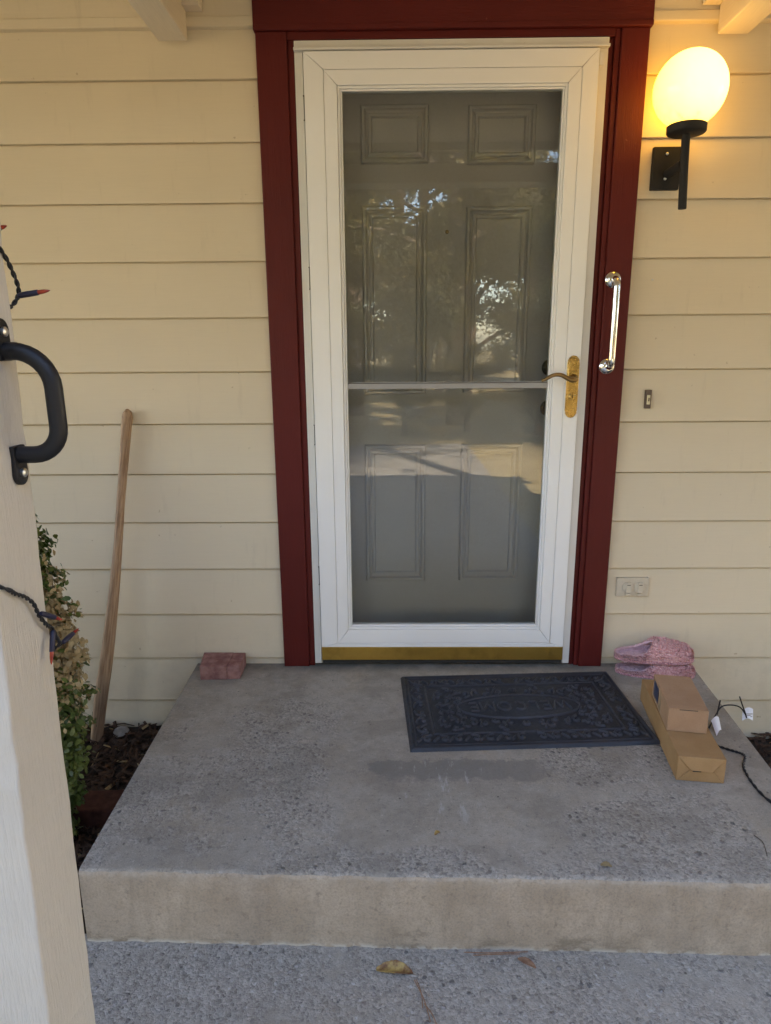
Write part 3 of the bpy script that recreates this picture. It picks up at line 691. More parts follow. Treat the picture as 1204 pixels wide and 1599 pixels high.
bell = thing('doorbell', 'small brown doorbell with an ivory button on the siding', 'doorbell', (1.182, -.005, .995))
m = MB(); m.box((1.1715, -.021, .9635), (1.1925, -.004, 1.0265)); obj('plate', m, M['bell'], bell, bevel=.002)
m = MB(); m.box((1.1765, -.0245, .978), (1.1870, -.0205, 1.010)); m.lathe([(.0042, 0), (.0036, .0022), (.001, .003)], (1.1818, -.0243, .996), (0, -1, 0), 14); obj('button', m, M['bellbtn'], bell, bevel=.001)
m = MB(); m.box((1.1795, -.0274, .989), (1.1835, -.0262, 1.001)); obj('slot', m, M['bell'], bell)

ou = thing('outlet', 'ivory weatherproof outlet plate with two flip covers on lower siding', 'outlet', (1.185, -.006, .312))
m = MB(); m.box((1.1265, -.0175, .276), (1.2440, -.002, .3475)); obj('plate', m, M['outlet'], ou, bevel=.002)
for cx in (1.1680, 1.2110):
    m = MB(); m.lathe([(.0215, 0), (.0215, .0035), (.0195, .005), (.002, .0052)], (cx, -.0175, .3115), (0, -1, 0), 28)
    cv = obj('flip_cover', m, M['outlet'], ou, smooth=True)
    m = MB(); m.box((cx - .0095, -.0285, .2925), (cx + .0095, -.0223, .3335)); m.box((cx - .0085, -.0305, .2815), (cx + .0085, -.019, .2895)); obj('latch', m, M['outlet'], cv, bevel=.0015)
    m = MB(); m.box((cx - .006, -.0293, .3222), (cx + .006, -.0284, .3242)); obj('slot', m, M['gap'], cv)

# ================================================================== THINGS ON THE PORCH
# ---- doormat (height field)
mw, mh, res = .765, .462, .0022
nx, ny = int(mw / res) + 1, int(mh / res) + 1
gx_ = np.linspace(-mw / 2, mw / 2, nx); gy_ = np.linspace(-mh / 2, mh / 2, ny); GX, GY = np.meshgrid(gx_, gy_)
H = np.full(GX.shape, .0060)
ex = mw / 2 - np.abs(GX); ey = mh / 2 - np.abs(GY); ed_ = np.minimum(ex, ey)
def sstep(x, a, b): t = np.clip((x - a) / (b - a), 0, 1); return t * t * (3 - 2 * t)
def ridge(d, c, wd): return np.exp(-((d - c) / wd) ** 2)
H = H * sstep(ed_, 0, .005)
H += .0045 * ridge(ed_, .010, .004) + .0040 * ridge(ed_, .024, .0028) + .0055 * ridge(ed_, .082, .003) + .0012 * ridge(ed_, .090, .002)
def stroke(P, r, hgt):
    global H
    P = np.asarray(P, float)
    for a, b_ in zip(P[:-1], P[1:]):
        x0, x1 = min(a[0], b_[0]) - 3 * r, max(a[0], b_[0]) + 3 * r; y0, y1 = min(a[1], b_[1]) - 3 * r, max(a[1], b_[1]) + 3 * r
        i0, i1 = np.searchsorted(gx_, [x0, x1]); j0, j1 = np.searchsorted(gy_, [y0, y1])
        if i1 <= i0 or j1 <= j0: continue
        X = GX[j0:j1, i0:i1]; Yq = GY[j0:j1, i0:i1]; d = b_ - a; LL = max(d @ d, 1e-12)
        t = np.clip(((X - a[0]) * d[0] + (Yq - a[1]) * d[1]) / LL, 0, 1)
        dist = np.hypot(X - a[0] - t * d[0], Yq - a[1] - t * d[1])
        RL[j0:j1, i0:i1] = np.maximum(RL[j0:j1, i0:i1], hgt * (1 - sstep(dist, r * .55, r * 1.15)))
RL = np.zeros(GX.shape)
def scroll(cx, cy, s, ang, flip=1):
    th = np.linspace(0, 1, 22)
    rr = s * (.16 + .84 * th ** 1.3); a = ang + flip * th * 4.6
    stroke(np.stack([cx + rr * np.cos(a) * 1.0, cy + rr * np.sin(a)], -1), .0034 + s * .04, .0032)
    e = (cx + s * math.cos(ang + flip * 4.6), cy + s * math.sin(ang + flip * 4.6))
    stroke([e, (e[0] + .6 * s * math.cos(ang + flip * 6.0), e[1] + .6 * s * math.sin(ang + flip * 6.0))], .0040, .0034)
    stroke([(cx, cy), (cx + .001, cy)], .0052, .0036)
inner_x, inner_y = mw / 2 - .100, mh / 2 - .100
OA, OB = .205, .072
for sx in (1, -1):
    for sy in (1, -1):
        # border band scrolls
        for k in range(7):
            cx = .030 + k * .0485; scroll(sx * cx, sy * (mh / 2 - .053), .0185, (0 if k % 2 else math.pi) if sx > 0 else (math.pi if k % 2 else 0), sx * sy * (1 if k % 2 else -1))
            stroke([(sx * (cx + .018), sy * (mh / 2 - .062)), (sx * (cx + .033), sy * (mh / 2 - .043))], .0042, .003)
        for k in range(3):
            cy = .025 + k * .049; scroll(sx * (mw / 2 - .053), sy * cy, .0185, math.pi / 2 * sy * (1 if k % 2 else -1), sx * sy * (1 if k % 2 else -1))
            stroke([(sx * (mw / 2 - .062), sy * (cy + .018)), (sx * (mw / 2 - .043), sy * (cy + .032))], .0042, .003)
        # leafy field around the oval (mirrored in the four quarters)
        r2 = random.Random(5); placed = []
        for k in range(900):
            cx = r2.uniform(.006, inner_x - .014); cy = r2.uniform(.006, inner_y - .012); s = r2.choice([.012, .015, .019])
            if (cx / (OA + s + .004)) ** 2 + (cy / (OB + s + .004)) ** 2 < 1: continue
            if any(math.hypot(cx - a, cy - b2) < (s + q) * 1.10 for a, b2, q in placed): continue
            placed.append((cx, cy, s)); an = r2.uniform(0, 6.28); fl_ = r2.choice([1, -1])
            ang = an if (sx > 0 and sy > 0) else (math.pi - an if sy > 0 else (-an if sx > 0 else math.pi + an))
            scroll(sx * cx, sy * cy, s, ang, fl_ * sx * sy)
            if r2.random() < .6:
                a2 = ang + 2.5; stroke([(sx * cx + s * 1.1 * math.cos(a2), sy * cy + s * 1.1 * math.sin(a2)), (sx * cx + s * 1.6 * math.cos(a2 + .4), sy * cy + s * 1.6 * math.sin(a2 + .4))], .0045, .003)
th = np.linspace(0, 2 * np.pi, 140)
oval = (GX / OA) ** 2 + (GY / OB) ** 2
RL[oval < 1.0] = .0012
stroke(np.stack([OA * np.cos(th), OB * np.sin(th)], -1), .0036, .0034)
LET = {'W': [[(0, 1), (.25, 0), (.5, .8), (.75, 0), (1, 1)]], 'E': [[(.75, 0), (0, 0), (0, 1), (.75, 1)], [(0, .5), (.6, .5)]], 'L': [[(0, 1), (0, 0), (.7, 0)]],
       'C': [[(.5 + .5 * math.cos(a), .5 + .5 * math.sin(a)) for a in np.linspace(.85, 5.43, 14)]], 'O': [[(.5 + .5 * math.cos(a), .5 + .5 * math.sin(a)) for a in np.linspace(0, 6.2832, 20)]],
       'M': [[(0, 0), (.1, 1), (.5, .2), (.9, 1), (1, 0)]]}
word = 'WELCOME'; lw = {'W': .056, 'E': .032, 'L': .030, 'C': .038, 'O': .042, 'M': .048}
tot = sum(lw[c] for c in word) + .0105 * 6; x = -tot / 2
for c in word:            # reads from the door, so it is turned half round
    for st in LET[c]: stroke([(-(x + p[0] * lw[c] * (1 if c in 'WCOM' else 1)), -(-.024 + p[1] * .048)) for p in st], .0037, .0040)
    x += lw[c] + .0105
H += 2.0 * RL * sstep(ed_, .004, .010) + rng.normal(0, .00012, H.shape)
a = R(3.1); ca, sa = math.cos(a), math.sin(a); MX, MY = .7255, -.332
VX = MX + GX * ca - GY * sa; VY = MY + GX * sa + GY * ca
H += .0018 * np.exp(-(((GX - .37) / .1) ** 2 + ((GY + .22) / .1) ** 2))
V = np.stack([VX, VY, H + .0008], -1).reshape(-1, 3)
J, I = np.meshgrid(np.arange(ny - 1), np.arange(nx - 1), indexing='ij'); q = (J * nx + I).ravel()
F = np.stack([q, q + 1, q + nx + 1, q + nx], -1)
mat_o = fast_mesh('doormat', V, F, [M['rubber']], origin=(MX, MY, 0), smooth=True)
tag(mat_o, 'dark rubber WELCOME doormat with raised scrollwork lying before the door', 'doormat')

# ---- cardboard boxes
def rotbox(name, o, ang, wx, dy, z0, h, mat, label):
    t = thing(name, label, 'box', (o[0], o[1], z0)); ca, sa = math.cos(ang), math.sin(ang)
    def P(u, v, z): return (o[0] + u * ca - v * sa, o[1] + u * sa + v * ca, z0 + z)
    m = MB(); m.hexa([P(0, 0, 0), P(wx, 0, 0), P(wx, dy, 0), P(0, dy, 0)], [P(0, 0, h), P(wx, 0, h), P(wx, dy, h), P(0, dy, h)])
    obj('carton', m, mat, t, bevel=.0022)
    return t, P
t, P = rotbox('cardboard_box', (1.092, -.712), R(-7.4), .1265, .445, .0008, .0755, M['card'], 'long narrow brown carton on the slab under the small box')
m = MB(); w_, h_ = .1265, .0755     # end flaps folded to a shallow envelope
m.prism([P(.004, -.0004, h_ - .002), P(.122, -.0004, h_ - .002), P(.092, -.0065, .036), P(.036, -.0065, .038)], P(0, .002, 0) and tuple(Vector(P(0, .002, 0)) - Vector(P(0, 0, 0))))
obj('top_flap', m, M['card'], t, bevel=.0006)
m = MB(); dv = tuple(Vector(P(0, .0018, 0)) - Vector(P(0, 0, 0)))
m.prism([P(.003, -.0002, .002), P(.032, -.0050, .0355), P(.096, -.0050, .0355), P(.123, -.0002, .002)], dv); obj('bottom_flap', m, M['card'], t, bevel=.0006)
for q in ([P(.0015, -.0002, .004), P(.0015, -.0002, .071), P(.031, -.0014, .038)], [P(.1250, -.0002, .071), P(.1250, -.0002, .004), P(.096, -.0014, .038)]):
    m = MB(); m.prism(q, dv); obj('side_flap', m, M['card'], t, bevel=.0005)
m = MB(); m.prism([P(.040, -.0062, .0345), P(.062, -.0062, .0345), P(.062, -.0064, .0365), P(.040, -.0064, .0365)], dv); obj('tuck_slot', m, M['gap'], t)
t, P = rotbox('cardboard_box', (1.1085, -.586), R(-9.5), .1105, .212, .0767, .0735, M['card2'], 'small square cornered carton with dark blue label on top of the long box')
m = MB(); dv = tuple(Vector(P(-.0006, 0, 0)) - Vector(P(0, 0, 0)))
m.prism([P(-.0003, .128, .014), P(-.0003, .192, .014), P(-.0003, .192, .064), P(-.0003, .128, .064)], dv); obj('label', m, M['sticker'], t)
m = MB(); m.prism([P(-.0003, .092, .006), P(-.0003, .118, .006), P(-.0003, .118, .060), P(-.0003, .092, .060)], dv); obj('tape', m, M['tape'], t)
m = MB(); up_ = (0, 0, .0005); m.prism([P(.0, -.0006, .0737), P(.1105, -.0006, .0737), P(.1105, .0, .0737), P(.0, .0, .0737)], (0, 0, .0012)); obj('lid_edge', m, M['card2'], t)
m = MB(); m.prism([P(.030, -.0013, .0705), P(.080, -.0013, .0705), P(.080, -.0013, .0722), P(.030, -.0013, .0722)], tuple(Vector(P(0, .001, 0)) - Vector(P(0, 0, 0)))); obj('lid_seam', m, M['gap'], t)

# ---- pink slippers, one on the other
def slipper(z0, label, rot, o, squash=1.0, lift=0.0):
    t = thing('slipper', label, 'slipper', (o[0], o[1], z0), 'pair of pink fuzzy slippers'); ca, sa = math.cos(rot), math.sin(rot); L = .282
    def W(p): return np.stack([o[0] + p[..., 0] * ca - p[..., 1] * sa, o[1] + p[..., 0] * sa + p[..., 1] * ca, z0 + p[..., 2]], -1)
    def hw(u): return (.041 + .011 * np.sin(np.clip(u, 0, 1) * 2.4 - .35)) * np.maximum(1 - np.abs(2 * u - 1) ** 3.2, 0) ** .42
    def ht(u): return squash * np.interp(u, [0, .08, .3, .40, .50, .62, .8, .92, 1], [.036, .040, .044, .056, .076, .074, .064, .055, .034])
    def opn(u): return np.where(u < .47, np.pi / 2 * np.clip(.30 + .70 * np.clip((u - .10) / .37, 0, 1) ** 3.0, 0, 1), np.pi / 2)
    def shell(nu, nv, off, rough):
        u = np.linspace(0.002, .998, nu); u = .5 - .5 * np.cos(np.pi * u); v = np.linspace(0, 1, nv)
        U, Vv = np.meshgrid(u, v, indexing='ij'); out = []
        for sg in (-1, 1):
            T = Vv * opn(U); wd = np.maximum(hw(U) - off, .001); hg_ = np.maximum(ht(U) - off, .006)
            y = sg * wd * np.cos(T) ** .8 * (1 + .10 * np.sin(T * 2)); z = .011 + (hg_ - .011) * np.sin(T) ** .85
            x = .004 + (L - .008) * U * (1 - off * 1.2) + off * .6
            p = np.stack([x, y, z], -1); p += rng.normal(0, rough, p.shape) * (.3 + .7 * (Vv[..., None] > .02))
            out.append(p)
        return out
    def faces(nu, nv, o_, flip):
        f = [(o_ + i * nv + j, o_ + (i + 1) * nv + j, o_ + (i + 1) * nv + j + 1, o_ + i * nv + j + 1) for i in range(nu - 1) for j in range(nv - 1)]
        return [q[::-1] for q in f] if flip else f
    nu, nv = 90, 26
    A = shell(nu, nv, 0, .0011)
    V = np.concatenate([W(a_).reshape(-1, 3) for a_ in A]); F = faces(nu, nv, 0, True) + faces(nu, nv, nu * nv, False)
    # little curls of pile
    fl_ = len(V); tv, tf = [], []
    for a_ in A:
        for k in range(1500):
            i = rng.integers(2, nu - 3); j = rng.integers(1, nv - 1); p = W(a_[i, j][None])[0]
            c = W(np.array([[a_[i, j][0], 0, .02]]))[0]; n_ = p - c; n_ /= max(np.linalg.norm(n_), 1e-6)
            s_ = rng.normal(0, 1, 3); s_ -= n_ * (s_ @ n_); s_ /= max(np.linalg.norm(s_), 1e-6); L_ = rng.uniform(.0025, .0065)
            e = p + n_ * L_ + s_ * .003; k0 = fl_ + len(tv)
            tv += [p - s_ * .0016, p + s_ * .0016, e + s_ * .0012, e - s_ * .0008]; tf.append((k0, k0 + 1, k0 + 2, k0 + 3))
    fast_mesh('upper', np.concatenate([V, np.array(tv)]), np.array(F + tf), [M['fleece']], parent=t, smooth=True)
    B = shell(nu, nv, .0055, .0003)
    # rolled rim joining outer and inner skins, plus lining and insole
    V = [W(b_).reshape(-1, 3) for b_ in B]; F = faces(nu, nv, 0, False) + faces(nu, nv, nu * nv, True)
    k0 = 2 * nu * nv
    for sg in (0, 1):
        rim_o = A[sg][:, -1].copy(); rim_i = B[sg][:, -1]; mid = (rim_o + rim_i) / 2 + np.array([0, 0, .003])
        out_low = rim_o + np.array([0, (-1, 1)[sg] * .0016, -.004])
        Rr = np.stack([W(out_low), W(rim_o + np.array([0, (-1, 1)[sg] * .0010, .001])), W(mid), W(rim_i)], 1).reshape(-1, 3); V.append(Rr)
        kmax = int(np.sum((.5 - .5 * np.cos(np.pi * np.linspace(.002, .998, nu))) < .475))
        for i in range(kmax):
            for j in range(3): F.append((k0 + i * 4 + j, k0 + (i + 1) * 4 + j, k0 + (i + 1) * 4 + j + 1, k0 + i * 4 + j + 1))
        k0 += nu * 4
    uu = np.linspace(.01, .99, 40); ins = np.stack([np.stack([.004 + (L - .008) * uu, s * (hw(uu) - .004), np.full(40, .013)], -1) for s in (-1, 1)], 1).reshape(-1, 3)
    V.append(W(ins)); F += [(k0 + 2 * i, k0 + 2 * i + 2, k0 + 2 * i + 3, k0 + 2 * i + 1) for i in range(39)]
    fast_mesh('lining', np.concatenate(V), np.array(F), [M['lining']], parent=t, smooth=True)
    so = MB(); uu = np.concatenate([[0], .5 - .5 * np.cos(np.pi * np.linspace(.01, .99, 40)), [1]])
    out = [(.0 + L * u_, float(hw(np.array(u_))) + .0015) for u_ in uu]; ring = out + [(x_, -y_) for x_, y_ in out[::-1][1:-1]]
    rw = W(np.array([[x_, y_, .0] for x_, y_ in ring])); so.prism([tuple(p) for p in rw], (0, 0, .0115)); obj('sole', so, M['sole'], t, bevel=.002)
slipper(.0006, 'pink fuzzy slipper underneath, lying directly on the slab by the wall', R(-5.5), (1.128, -.070), .80)
slipper(.0585, 'pink fuzzy slipper on top of its pair with its lining showing', R(-3.5), (1.119, -.074), 1.0)

# ---- red brick near the wall
bm_ = MB(); q0 = [(-.398, -.137), (-.300, -.134), (-.300, -.016), (-.414, -.016)]; q1 = [(-.2998, -.1338), (-.254, -.128), (-.256, -.016), (-.2998, -.016)]
bm_.hexa([(x, y, .0006) for x, y in q0], [(x, y, .0525) for x, y in q0]); bm_.hexa([(x, y, .0006) for x, y in q1], [(x, y, .0515) for x, y in q1])
bo = obj('brick', bm_, M['brick'], origin=(-.33, -.08, 0), bevel=.0022, seg=2); tag(bo, 'worn red concrete brick on the left back corner of the slab', 'brick')

# ---- wooden tool handle leaning on the wall
cen = [(-.61, -.032, .965), (-.612, -.0335, .945), (-.635, -.040, .80), (-.660, -.050, .64), (-.680, -.062, .49), (-.712, -.076, .29), (-.752, -.094, .07), (-.785, -.110, -.09), (-.815, -.122, -.26)]
rad = [.010, .0205, .0178, .0162, .0172, .0215, .0262, .0275, .0240]
P_ = smooth_path(cen, 7); rr = np.interp(np.linspace(0, len(rad) - 1, len(P_)), range(len(rad)), rad).tolist()
m = MB(); m.tube([(-.6085, -.0315, .9675)] + P_, [.003] + rr, 20, flat=.72); 
wo = obj('tool_handle', m, M['wood'], origin=(-.815, -.122, -.26), smooth=True); tag(wo, 'worn curved wooden tool handle leaning against the siding left of door', 'tool handle')

# ---- black cord with tags on the slab
cd = thing('power_cord', 'black twisted cord end with white paper tags on right slab edge', 'cord', (1.35, -.5, 0))
m = twisted([(1.235, -.50, .006), (1.262, -.535, .005), (1.289, -.560, .005), (1.316, -.580, .005), (1.333, -.594, .006), (1.335, -.610, .005), (1.314, -.642, .005), (1.301, -.678, .005), (1.294, -.735, .005), (1.301, -.805, .005), (1.345, -.90, .005)], .0021, .002)
obj('wire', m, M['wire'], cd, smooth=True)
m = MB(); m.tube(smooth_path([(1.300, -.455, .004), (1.325, -.425, .012), (1.345, -.405, .026), (1.364, -.395, .044), (1.392, -.395, .050), (1.420, -.398, .044), (1.436, -.405, .024), (1.440, -.41, .012)]), .0022, 8); m.tube(smooth_path([(1.346, -.406, .022), (1.352, -.400, .05), (1.356, -.396, .068)]), [.0024] * 16 + [.0016], 8); m.tube(smooth_path([(1.438, -.406, .022), (1.428, -.398, .05), (1.418, -.392, .079)]), [.0024] * 16 + [.0016], 8)
obj('lead', m, M['wire'], cd, smooth=True)
def tagsheet(pts, name='tag'):
    m = MB(); n = 8; V = []
    A, B_, C_, D_ = [Vector(p) for p in pts]
    for i in range(n + 1):
        u = i / n; bend = Vector((0, 0, .008 * math.sin(math.pi * u)))
        V += [A.lerp(B_, u) + bend, D_.lerp(C_, u) + bend]
    V2 = [Vector(v) + Vector((0, 0, .0006)) for v in V]; k = len(V)
    F = [(2 * i, 2 * i + 1, 2 * i + 3, 2 * i + 2) for i in range(n)] + [(k + 2 * i, k + 2 * i + 2, k + 2 * i + 3, k + 2 * i + 1) for i in range(n)]
    F += [(2 * i, 2 * i + 2, k + 2 * i + 2, k + 2 * i) for i in range(n)] + [(2 * i + 1, k + 2 * i + 1, k + 2 * i + 3, 2 * i + 3) for i in range(n)]
    m.add(V + V2, F); return obj(name, m, M['tag'], cd)
tg1 = tagsheet([(1.312, -.440, .020), (1.346, -.418, .020), (1.336, -.462, .001), (1.306, -.495, .001)])
tg2 = tagsheet([(1.432, -.394, .030), (1.466, -.394, .034), (1.462, -.408, .001), (1.428, -.408, .001)])
m = MB()
for i in range(4): m.prism([(1.438 + .0, -.4035 - .0 + .0024 * 0 - .0016, .008 + .005 * i), (1.438 + (.022 if i % 2 else .016), -.4035 - .0016, .008 + .005 * i), (1.438 + (.022 if i % 2 else .016), -.4030 - .0016, .0095 + .005 * i), (1.438, -.4030 - .0016, .0095 + .005 * i)], (0, -.0004, 0))
obj('print', m, M['bell'], tg2)

# ---- litter
def leaf_obj(name, label, loc, rot, L, Wd, curl, mat, cat='leaf'):
    n, k = 18, 9; V = []
    for i in range(n + 1):
        u = i / n; w_ = Wd * math.sin(math.pi * min(1, u * .97 + .03)) ** .7
        for j in range(k):
            s = j / (k - 1) * 2 - 1; ang = s * curl
            rad_ = w_ / max(curl, .01)
            y = rad_ * math.sin(ang); z = rad_ * (1 - math.cos(ang)) + .004 * math.sin(u * 3.0) + random.gauss(0, .0006)
            V.append((L * (u - .5), y, z))
    V = np.array(V); c, s = math.cos(rot), math.sin(rot)
    Wv = np.stack([loc[0] + V[:, 0] * c - V[:, 1] * s, loc[1] + V[:, 0] * s + V[:, 1] * c, loc[2] + V[:, 2]], -1)
    F = [(i * k + j, (i + 1) * k + j, (i + 1) * k + j + 1, i * k + j + 1) for i in range(n) for j in range(k - 1)]
    o = fast_mesh(name, Wv, np.array(F), [mat], origin=loc, smooth=True)
    sol = o.modifiers.new('thickness', 'SOLIDIFY'); sol.thickness = .0007
    return tag(o, label, cat)
leaf_obj('fallen_leaf', 'curled yellow brown fallen leaf on the lower step', (.308, -1.128, -.1985), R(-6), .085, .020, 1.25, M['fallen'])
nd = MB()
for a_, b_ in (((.352, -1.150), (.383, -1.245)), ((.356, -1.148), (.368, -1.215)), ((.372, -1.205), (.398, -1.262))):
    mx = ((a_[0] + b_[0]) / 2 + .004, (a_[1] + b_[1]) / 2, -.1955); nd.tube(smooth_path([(*a_, -.1975), mx, (*b_, -.1978)]), .0011, 6)
tag(obj('pine_needles', nd, M['needle'], origin=(.37, -1.2, -.2)), 'dry pine needles beside the curled leaf on the lower step', 'pine needles')
leaf_obj('leaf_scrap', 'small dark brown leaf scrap in the middle of the slab', (.415, -.925, .0008), R(40), .017, .006, .8, M['fallen'])
leaf_obj('leaf_scrap', 'small tan leaf scrap by the front edge of the slab', (.802, -1.030, .0008), R(-10), .026, .008, .6, M['leafdry'])
leaf_obj('leaf_scrap', 'tiny pale leaf scrap on the lower step under the riser', (.612, -1.105, -.1985), R(-35), .045, .009, .5, M['needle'])
nd = MB(); nd.tube(smooth_path([(1.196, -.93, .002), (1.203, -.955, .004), (1.196, -.985, .002), (1.19, -1.0, .003)]), .0011, 6); tag(obj('twig', nd, M['bark'], origin=(1.2, -.96, 0)), 'thin bent dark twig at the right front of the slab', 'twig')
nd = MB(); nd.tube(smooth_path([(.47, -1.078, -.1975), (.53, -1.081, -.196), (.62, -1.076, -.1975)]), .0011, 6); nd.tube(smooth_path([(.49, -1.086, -.1975), (.56, -1.083, -.197), (.60, -1.082, -.1975)]), .001, 6)
tag(obj('pine_needles', nd, M['needle'], origin=(.5, -1.08, -.2)), 'pale dry pine needles lying along the foot of the riser', 'pine needles')

# ---- mulch and litter on the two beds
def mulch(x0, x1, y0, y1, z, n, seed):
    r = np.random.default_rng(seed); V, F = [], []
    for k in range(n):
        c = np.array([r.uniform(x0, x1), r.uniform(y0, y1), z + r.uniform(0, .022)]); L = r.uniform(.008, .035); wd = r.uniform(.002, .007); a_ = r.uniform(0, 6.28); ti = r.normal(0, .35)
        d = np.array([math.cos(a_) * math.cos(ti), math.sin(a_) * math.cos(ti), math.sin(ti)]) * L; s = np.array([-math.sin(a_), math.cos(a_), r.normal(0, .4)]) * wd; up_ = np.array([0, 0, .0025])
        o_ = len(V); V += [c - d - s, c + d - s, c + d + s, c - d + s, c - d * .8 - s * .7 + up_, c + d * .8 - s * .7 + up_, c + d * .8 + s * .7 + up_, c - d * .8 + s * .7 + up_]
        F += [(o_ + 4, o_ + 5, o_ + 6, o_ + 7), (o_, o_ + 1, o_ + 5, o_ + 4), (o_ + 1, o_ + 2, o_ + 6, o_ + 5), (o_ + 2, o_ + 3, o_ + 7, o_ + 6), (o_ + 3, o_, o_ + 4, o_ + 7)]
    mi = np.repeat(r.choice([0] * 24 + [1], n), 5)
    return struct(fast_mesh('mulch', V, np.array(F), [M['mulch'], M['leafdry']], mi), 'stuff')
mulch(-1.3, -.46, -.9, -.02, -.262, 2600, 3); mulch(1.42, 2.6, -.7, -.02, -.31, 1300, 4)
st_ = MB(); st_.lathe([(.004, .0), (.024, .004), (.032, .014), (.026, .026), (.010, .032), (.002, .0325)], (-.735, -.085, -.262), (.1, 0, 1), 14)
tag(obj('stone', st_, mat_simple('grey_stone', (.20, .19, .18), (.33, .31, .29), 30), origin=(-.735, -.075, -.262), smooth=True), 'small grey stone on the mulch at the foot of the tool handle', 'stone')
for nm, cx, cy, rz, lb in (('edging_brick', -.640, -.545, R(4), 'dark red edging brick on the mulch beside the shrub'),):
    m = MB(); c, s = math.cos(rz), math.sin(rz); hw_, hd_ = .10, .05
    q = [(cx + u * c - v * s, cy + u * s + v * c) for u, v in ((-hw_, -hd_), (hw_, -hd_), (hw_, hd_), (-hw_, hd_))]
    m.hexa([(x, y, -.262) for x, y in q], [(x, y, -.195) for x, y in q]); tag(obj(nm, m, M['terracotta'], origin=(cx, cy, -.262), bevel=.006), lb, 'brick')

# ---- shrub beside the porch: green above and below, dried in the middle
def leaf_cloud(pts, nrm, size, r, aspect=.55):
    n = len(pts); nrm = nrm / np.linalg.norm(nrm, axis=1, keepdims=True)
    t = r.normal(0, 1, (n, 3)); t -= nrm * (t * nrm).sum(1, keepdims=True); t /= np.linalg.norm(t, axis=1, keepdims=True); b_ = np.cross(nrm, t)
    L = size * r.uniform(.7, 1.3, n)[:, None]; w_ = L * aspect
    P0 = pts; P1 = pts + t * L * .45 + b_ * w_ * .5 + nrm * L * .08; P2 = pts + t * L + nrm * L * -.06; P3 = pts + t * L * .45 - b_ * w_ * .5 + nrm * L * .08
    Pm = pts + t * L * .8 + b_ * w_ * .38; Pn = pts + t * L * .8 - b_ * w_ * .38
    V = np.stack([P0, P1, Pm, P2, Pn, P3], 1).reshape(-1, 3); F = (np.arange(n)[:, None] * 6 + np.arange(6)[None])
    return V, F
sh = thing('shrub', 'small leaved boxwood shrub behind the post, green with dried tan leaves', 'shrub', (-.70, -.70, -.26))
r = np.random.default_rng(21)
def shrub_r(z): return np.interp(z, [-.26, -.1, .1, .30, .42, .55, .68, .84], [.115, .135, .150, .165, .168, .150, .135, .07])
n = 23000; z = r.uniform(-.24, .83, n); th = r.uniform(0, 2 * np.pi, n); lump = 1 + .16 * np.sin(th * 5 + z * 21) * np.sin(z * 34 + th * 2) + .08 * np.sin(z * 70)
rad_ = shrub_r(z) * lump * np.sqrt(r.uniform(.35, 1.03, n)); cxs = -.735 + .02 * np.sin(z * 6)
pts = np.stack([cxs + rad_ * np.cos(th), -.70 + rad_ * np.sin(th), z + .012 * np.sin(th * 3)], -1)
nrm = np.stack([np.cos(th), np.sin(th), np.full(n, .7)], -1) + r.normal(0, .55, (n, 3))
dry = np.exp(-((z - .42 + .05 * np.sin(th * 4)) / .19) ** 2) * 1.0 > r.uniform(.10, .95, n)
V, F = leaf_cloud(pts[~dry], nrm[~dry], .021, r); fast_mesh('foliage', V, F, [M['leafgreen']], parent=sh)
V, F = leaf_cloud(pts[dry][:], nrm[dry], .020, r, .6); o_ = fast_mesh('dry_foliage', V, F, [M['leafdry']], parent=sh); o_['label'] = 'dried tan leaves in the middle of the shrub'
sm = MB()
for k in range(26):
    a_ = random.uniform(0, 6.28); zt_ = random.uniform(.25, .68); q = shrub_r(zt_) * random.uniform(.5, .95)
    sm.tube(smooth_path([(-.735 + .02 * math.cos(a_), -.70 + .02 * math.sin(a_), -.26), (-.735 + .4 * q * math.cos(a_), -.70 + .4 * q * math.sin(a_), zt_ * .4), (-.735 + q * math.cos(a_ + .3), -.70 + q * math.sin(a_ + .3), zt_)], 5), .0035, 6)
obj('stem', sm, M['bark'], sh)

for k, (dx, dy, rz) in enumerate(((-.42, -.10, 1.1), (-.85, .12, 2.3), (-1.25, -.12, 4.0), (-.62, -.62, 5.0))):  # unseen shrub copies added to shade the lower left wall
    c0 = sh.copy(); C.objects.link(c0); c0.location = (sh.location.x + dx, sh.location.y + dy, sh.location.z); c0.rotation_euler = (0, 0, rz)
    c0['label'] = 'unseen boxwood shrub added to shade the lower left wall'; c0['group'] = 'added unseen shading shrubs'
    for ch in sh.children:
        c1_ = ch.copy(); C.objects.link(c1_); c1_.parent = c0
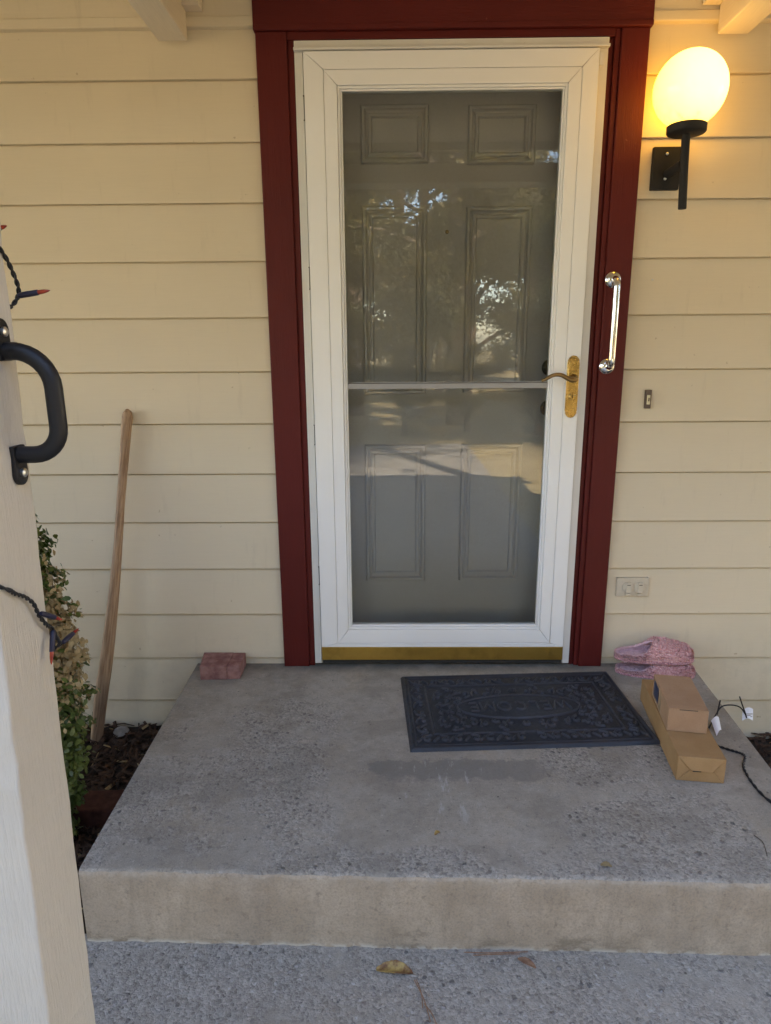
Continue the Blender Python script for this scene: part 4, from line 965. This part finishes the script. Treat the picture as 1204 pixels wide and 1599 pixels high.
# ================================================================== YARD BEHIND THE CAMERA (seen mirrored in the glass), WITH ADDED SHADE TREES
def yard_tree(seed, H_, Rr, zlow, nleaf, size):
    r = np.random.default_rng(seed); root = thing('yard_tree', 'tall leafy tree among the mirrored yard trees and added shade trees', 'tree', (0, 0, GZ), 'trees across the yard')
    t = MB(); t.tube(smooth_path([(0, 0, GZ - .1), (.05, .06, GZ + H_ * .25), (-.06, .1, GZ + H_ * .55), (.05, 0, GZ + H_ * .85)], 6), [.24 - .20 * i / 18 for i in range(19)], 12)
    tips = []
    for k in range(22):
        a_ = r.uniform(0, 6.28); z0 = r.uniform(zlow * .8, H_ * .8); L = Rr * r.uniform(.5, 1.0) * (1.1 - .5 * z0 / H_)
        e = Vector((L * math.cos(a_), L * math.sin(a_), GZ + z0 + r.uniform(.1, .9))); t.tube(smooth_path([(0, 0, GZ + z0 - .3), e * .5 + Vector((0, 0, (GZ + z0) * .5 + .2)), e], 5), [.07 - .055 * i / 10 for i in range(11)], 7)
        tips.append(e)
    obj('trunk', t, M['bark'], root, smooth=True)
    tips = np.array(tips); ci = r.integers(0, len(tips), nleaf); sc_ = r.uniform(.35, 1.0, len(tips))[ci][:, None]
    base = tips[ci] * np.array([1, 1, 1.0]); fr = r.uniform(.35, 1.05, nleaf)[:, None]; base[:, :2] *= fr
    pts = base + r.normal(0, .42, (nleaf, 3)) * sc_ * np.array([1, 1, .8])
    nrm = r.normal(0, 1, (nleaf, 3)) + np.array([0, 0, .5]); V, F = leaf_cloud(pts, nrm, size, r, .5)
    fast_mesh('crown', V, F, [M['treeleaf']], parent=root); return root
protos = [yard_tree(1, 7.5, 3.4, 1.0, 30000, .10), yard_tree(2, 10.5, 4.0, 1.6, 34000, .11), yard_tree(3, 6.0, 2.8, .6, 24000, .09)]
protos.append(yard_tree(4, 10, 2.5, 8.2, 20000, .10))  # high crowned tree, added out of view to shade the sunlit yard
def place(root, x, y, rz, s):
    root.location = (x, y, GZ * 1.0); root.rotation_euler = (0, 0, rz); root.scale = (s, s, s)
spots = [(0, -3.0, -9.5, .3, 1.0), (1, 1.6, -11.5, 1.2, 1.0), (2, 6.0, -9.0, 2.0, 1.0), (1, -8.5, -13, 2.4, 1.05), (0, -1.2, -18, 4.0, 1.2), (2, -14, -12, 1.0, 1.2), (1, 13.5, -18, .7, 1.1), (0, 8.6, -20, 5.2, 1.3), (1, .6, -24, 2.2, 1.4), (3, 4.5, .7, 0, 1.0), (3, 6.4, 8.9, 2.0, 1.75), (1, -7, -26, 3.3, 1.4), (0, 22, -30, 3.3, 1.5), (2, -22, -28, 3.3, 1.8), (1, 14, -38, 2.2, 1.5), (1, 2, -34, 1.2, 1.7),
         (1, 3.5, 13, 1.0, 1.35), (0, 9.5, 12, 2.0, 1.6), (1, -3.5, 14, 3.0, 1.3), (1, 15, 15, 4.4, 1.3), (1, 1.0, 11.5, 5.0, 1.15), (0, 5.2, -5.6, 2.6, .8), (2, -5.6, -7.5, 4.4, .95), (2, 3.6, -14.5, .5, 1.0), (2, -0.6, -13.5, 3.5, 1.0), (0, 8.6, -3.4, .9, 1.0), (1, 2.4, 4.6, 1.9, 1.2), (1, 12.0, -.5, 2.9, 1.35), (1, 14.5, 6.0, 4.1, 1.5), (0, 10.5, -4.5, 1.6, 1.1), (2, -7.5, -21, .4, .62), (2, -4.2, -21.5, 1.4, .6), (2, -1.2, -20.5, 2.4, .6), (2, 1.9, -21.5, 3.1, .62), (2, 5.0, -22.5, 4.4, .62), (2, 8.5, -22, 5.4, .66), (2, 12, -24, 0.4, .7), (0, 3.2, -25, .4, 1.5), (0, -3, -27, 2.4, 1.5)] + [(2, bx, by, bx * 2, bs) for bx, by, bs in ((-4.4, -9.6, .30), (-3.1, -10.2, .27), (-1.9, -9.7, .30), (-.7, -10.1, .26), (.5, -9.7, .28), (1.7, -10.3, .29), (2.9, -9.8, .31), (4.2, -10.2, .28), (-2.4, -8.3, .20))]  # unseen trees behind and beside the house are added to shade the yard
used = set()
for k, x, y, rz, s in spots:
    if k not in used: used.add(k); place(protos[k], x, y, rz, s)
    else:
        rt = protos[k].copy(); C.objects.link(rt); place(rt, x, y, rz, s)
        if s < .5: rt.name = 'yard_bush'; rt['label'] = 'low leafy yard bush added to hide sunlit ground mirrored in the glass'; rt['category'] = 'bush'; rt['group'] = 'added bushes across the yard'  # bush row added to cover bright sunlit ground in the mirrored yard
        for ch in protos[k].children:
            c = ch.copy(); C.objects.link(c); c.parent = rt
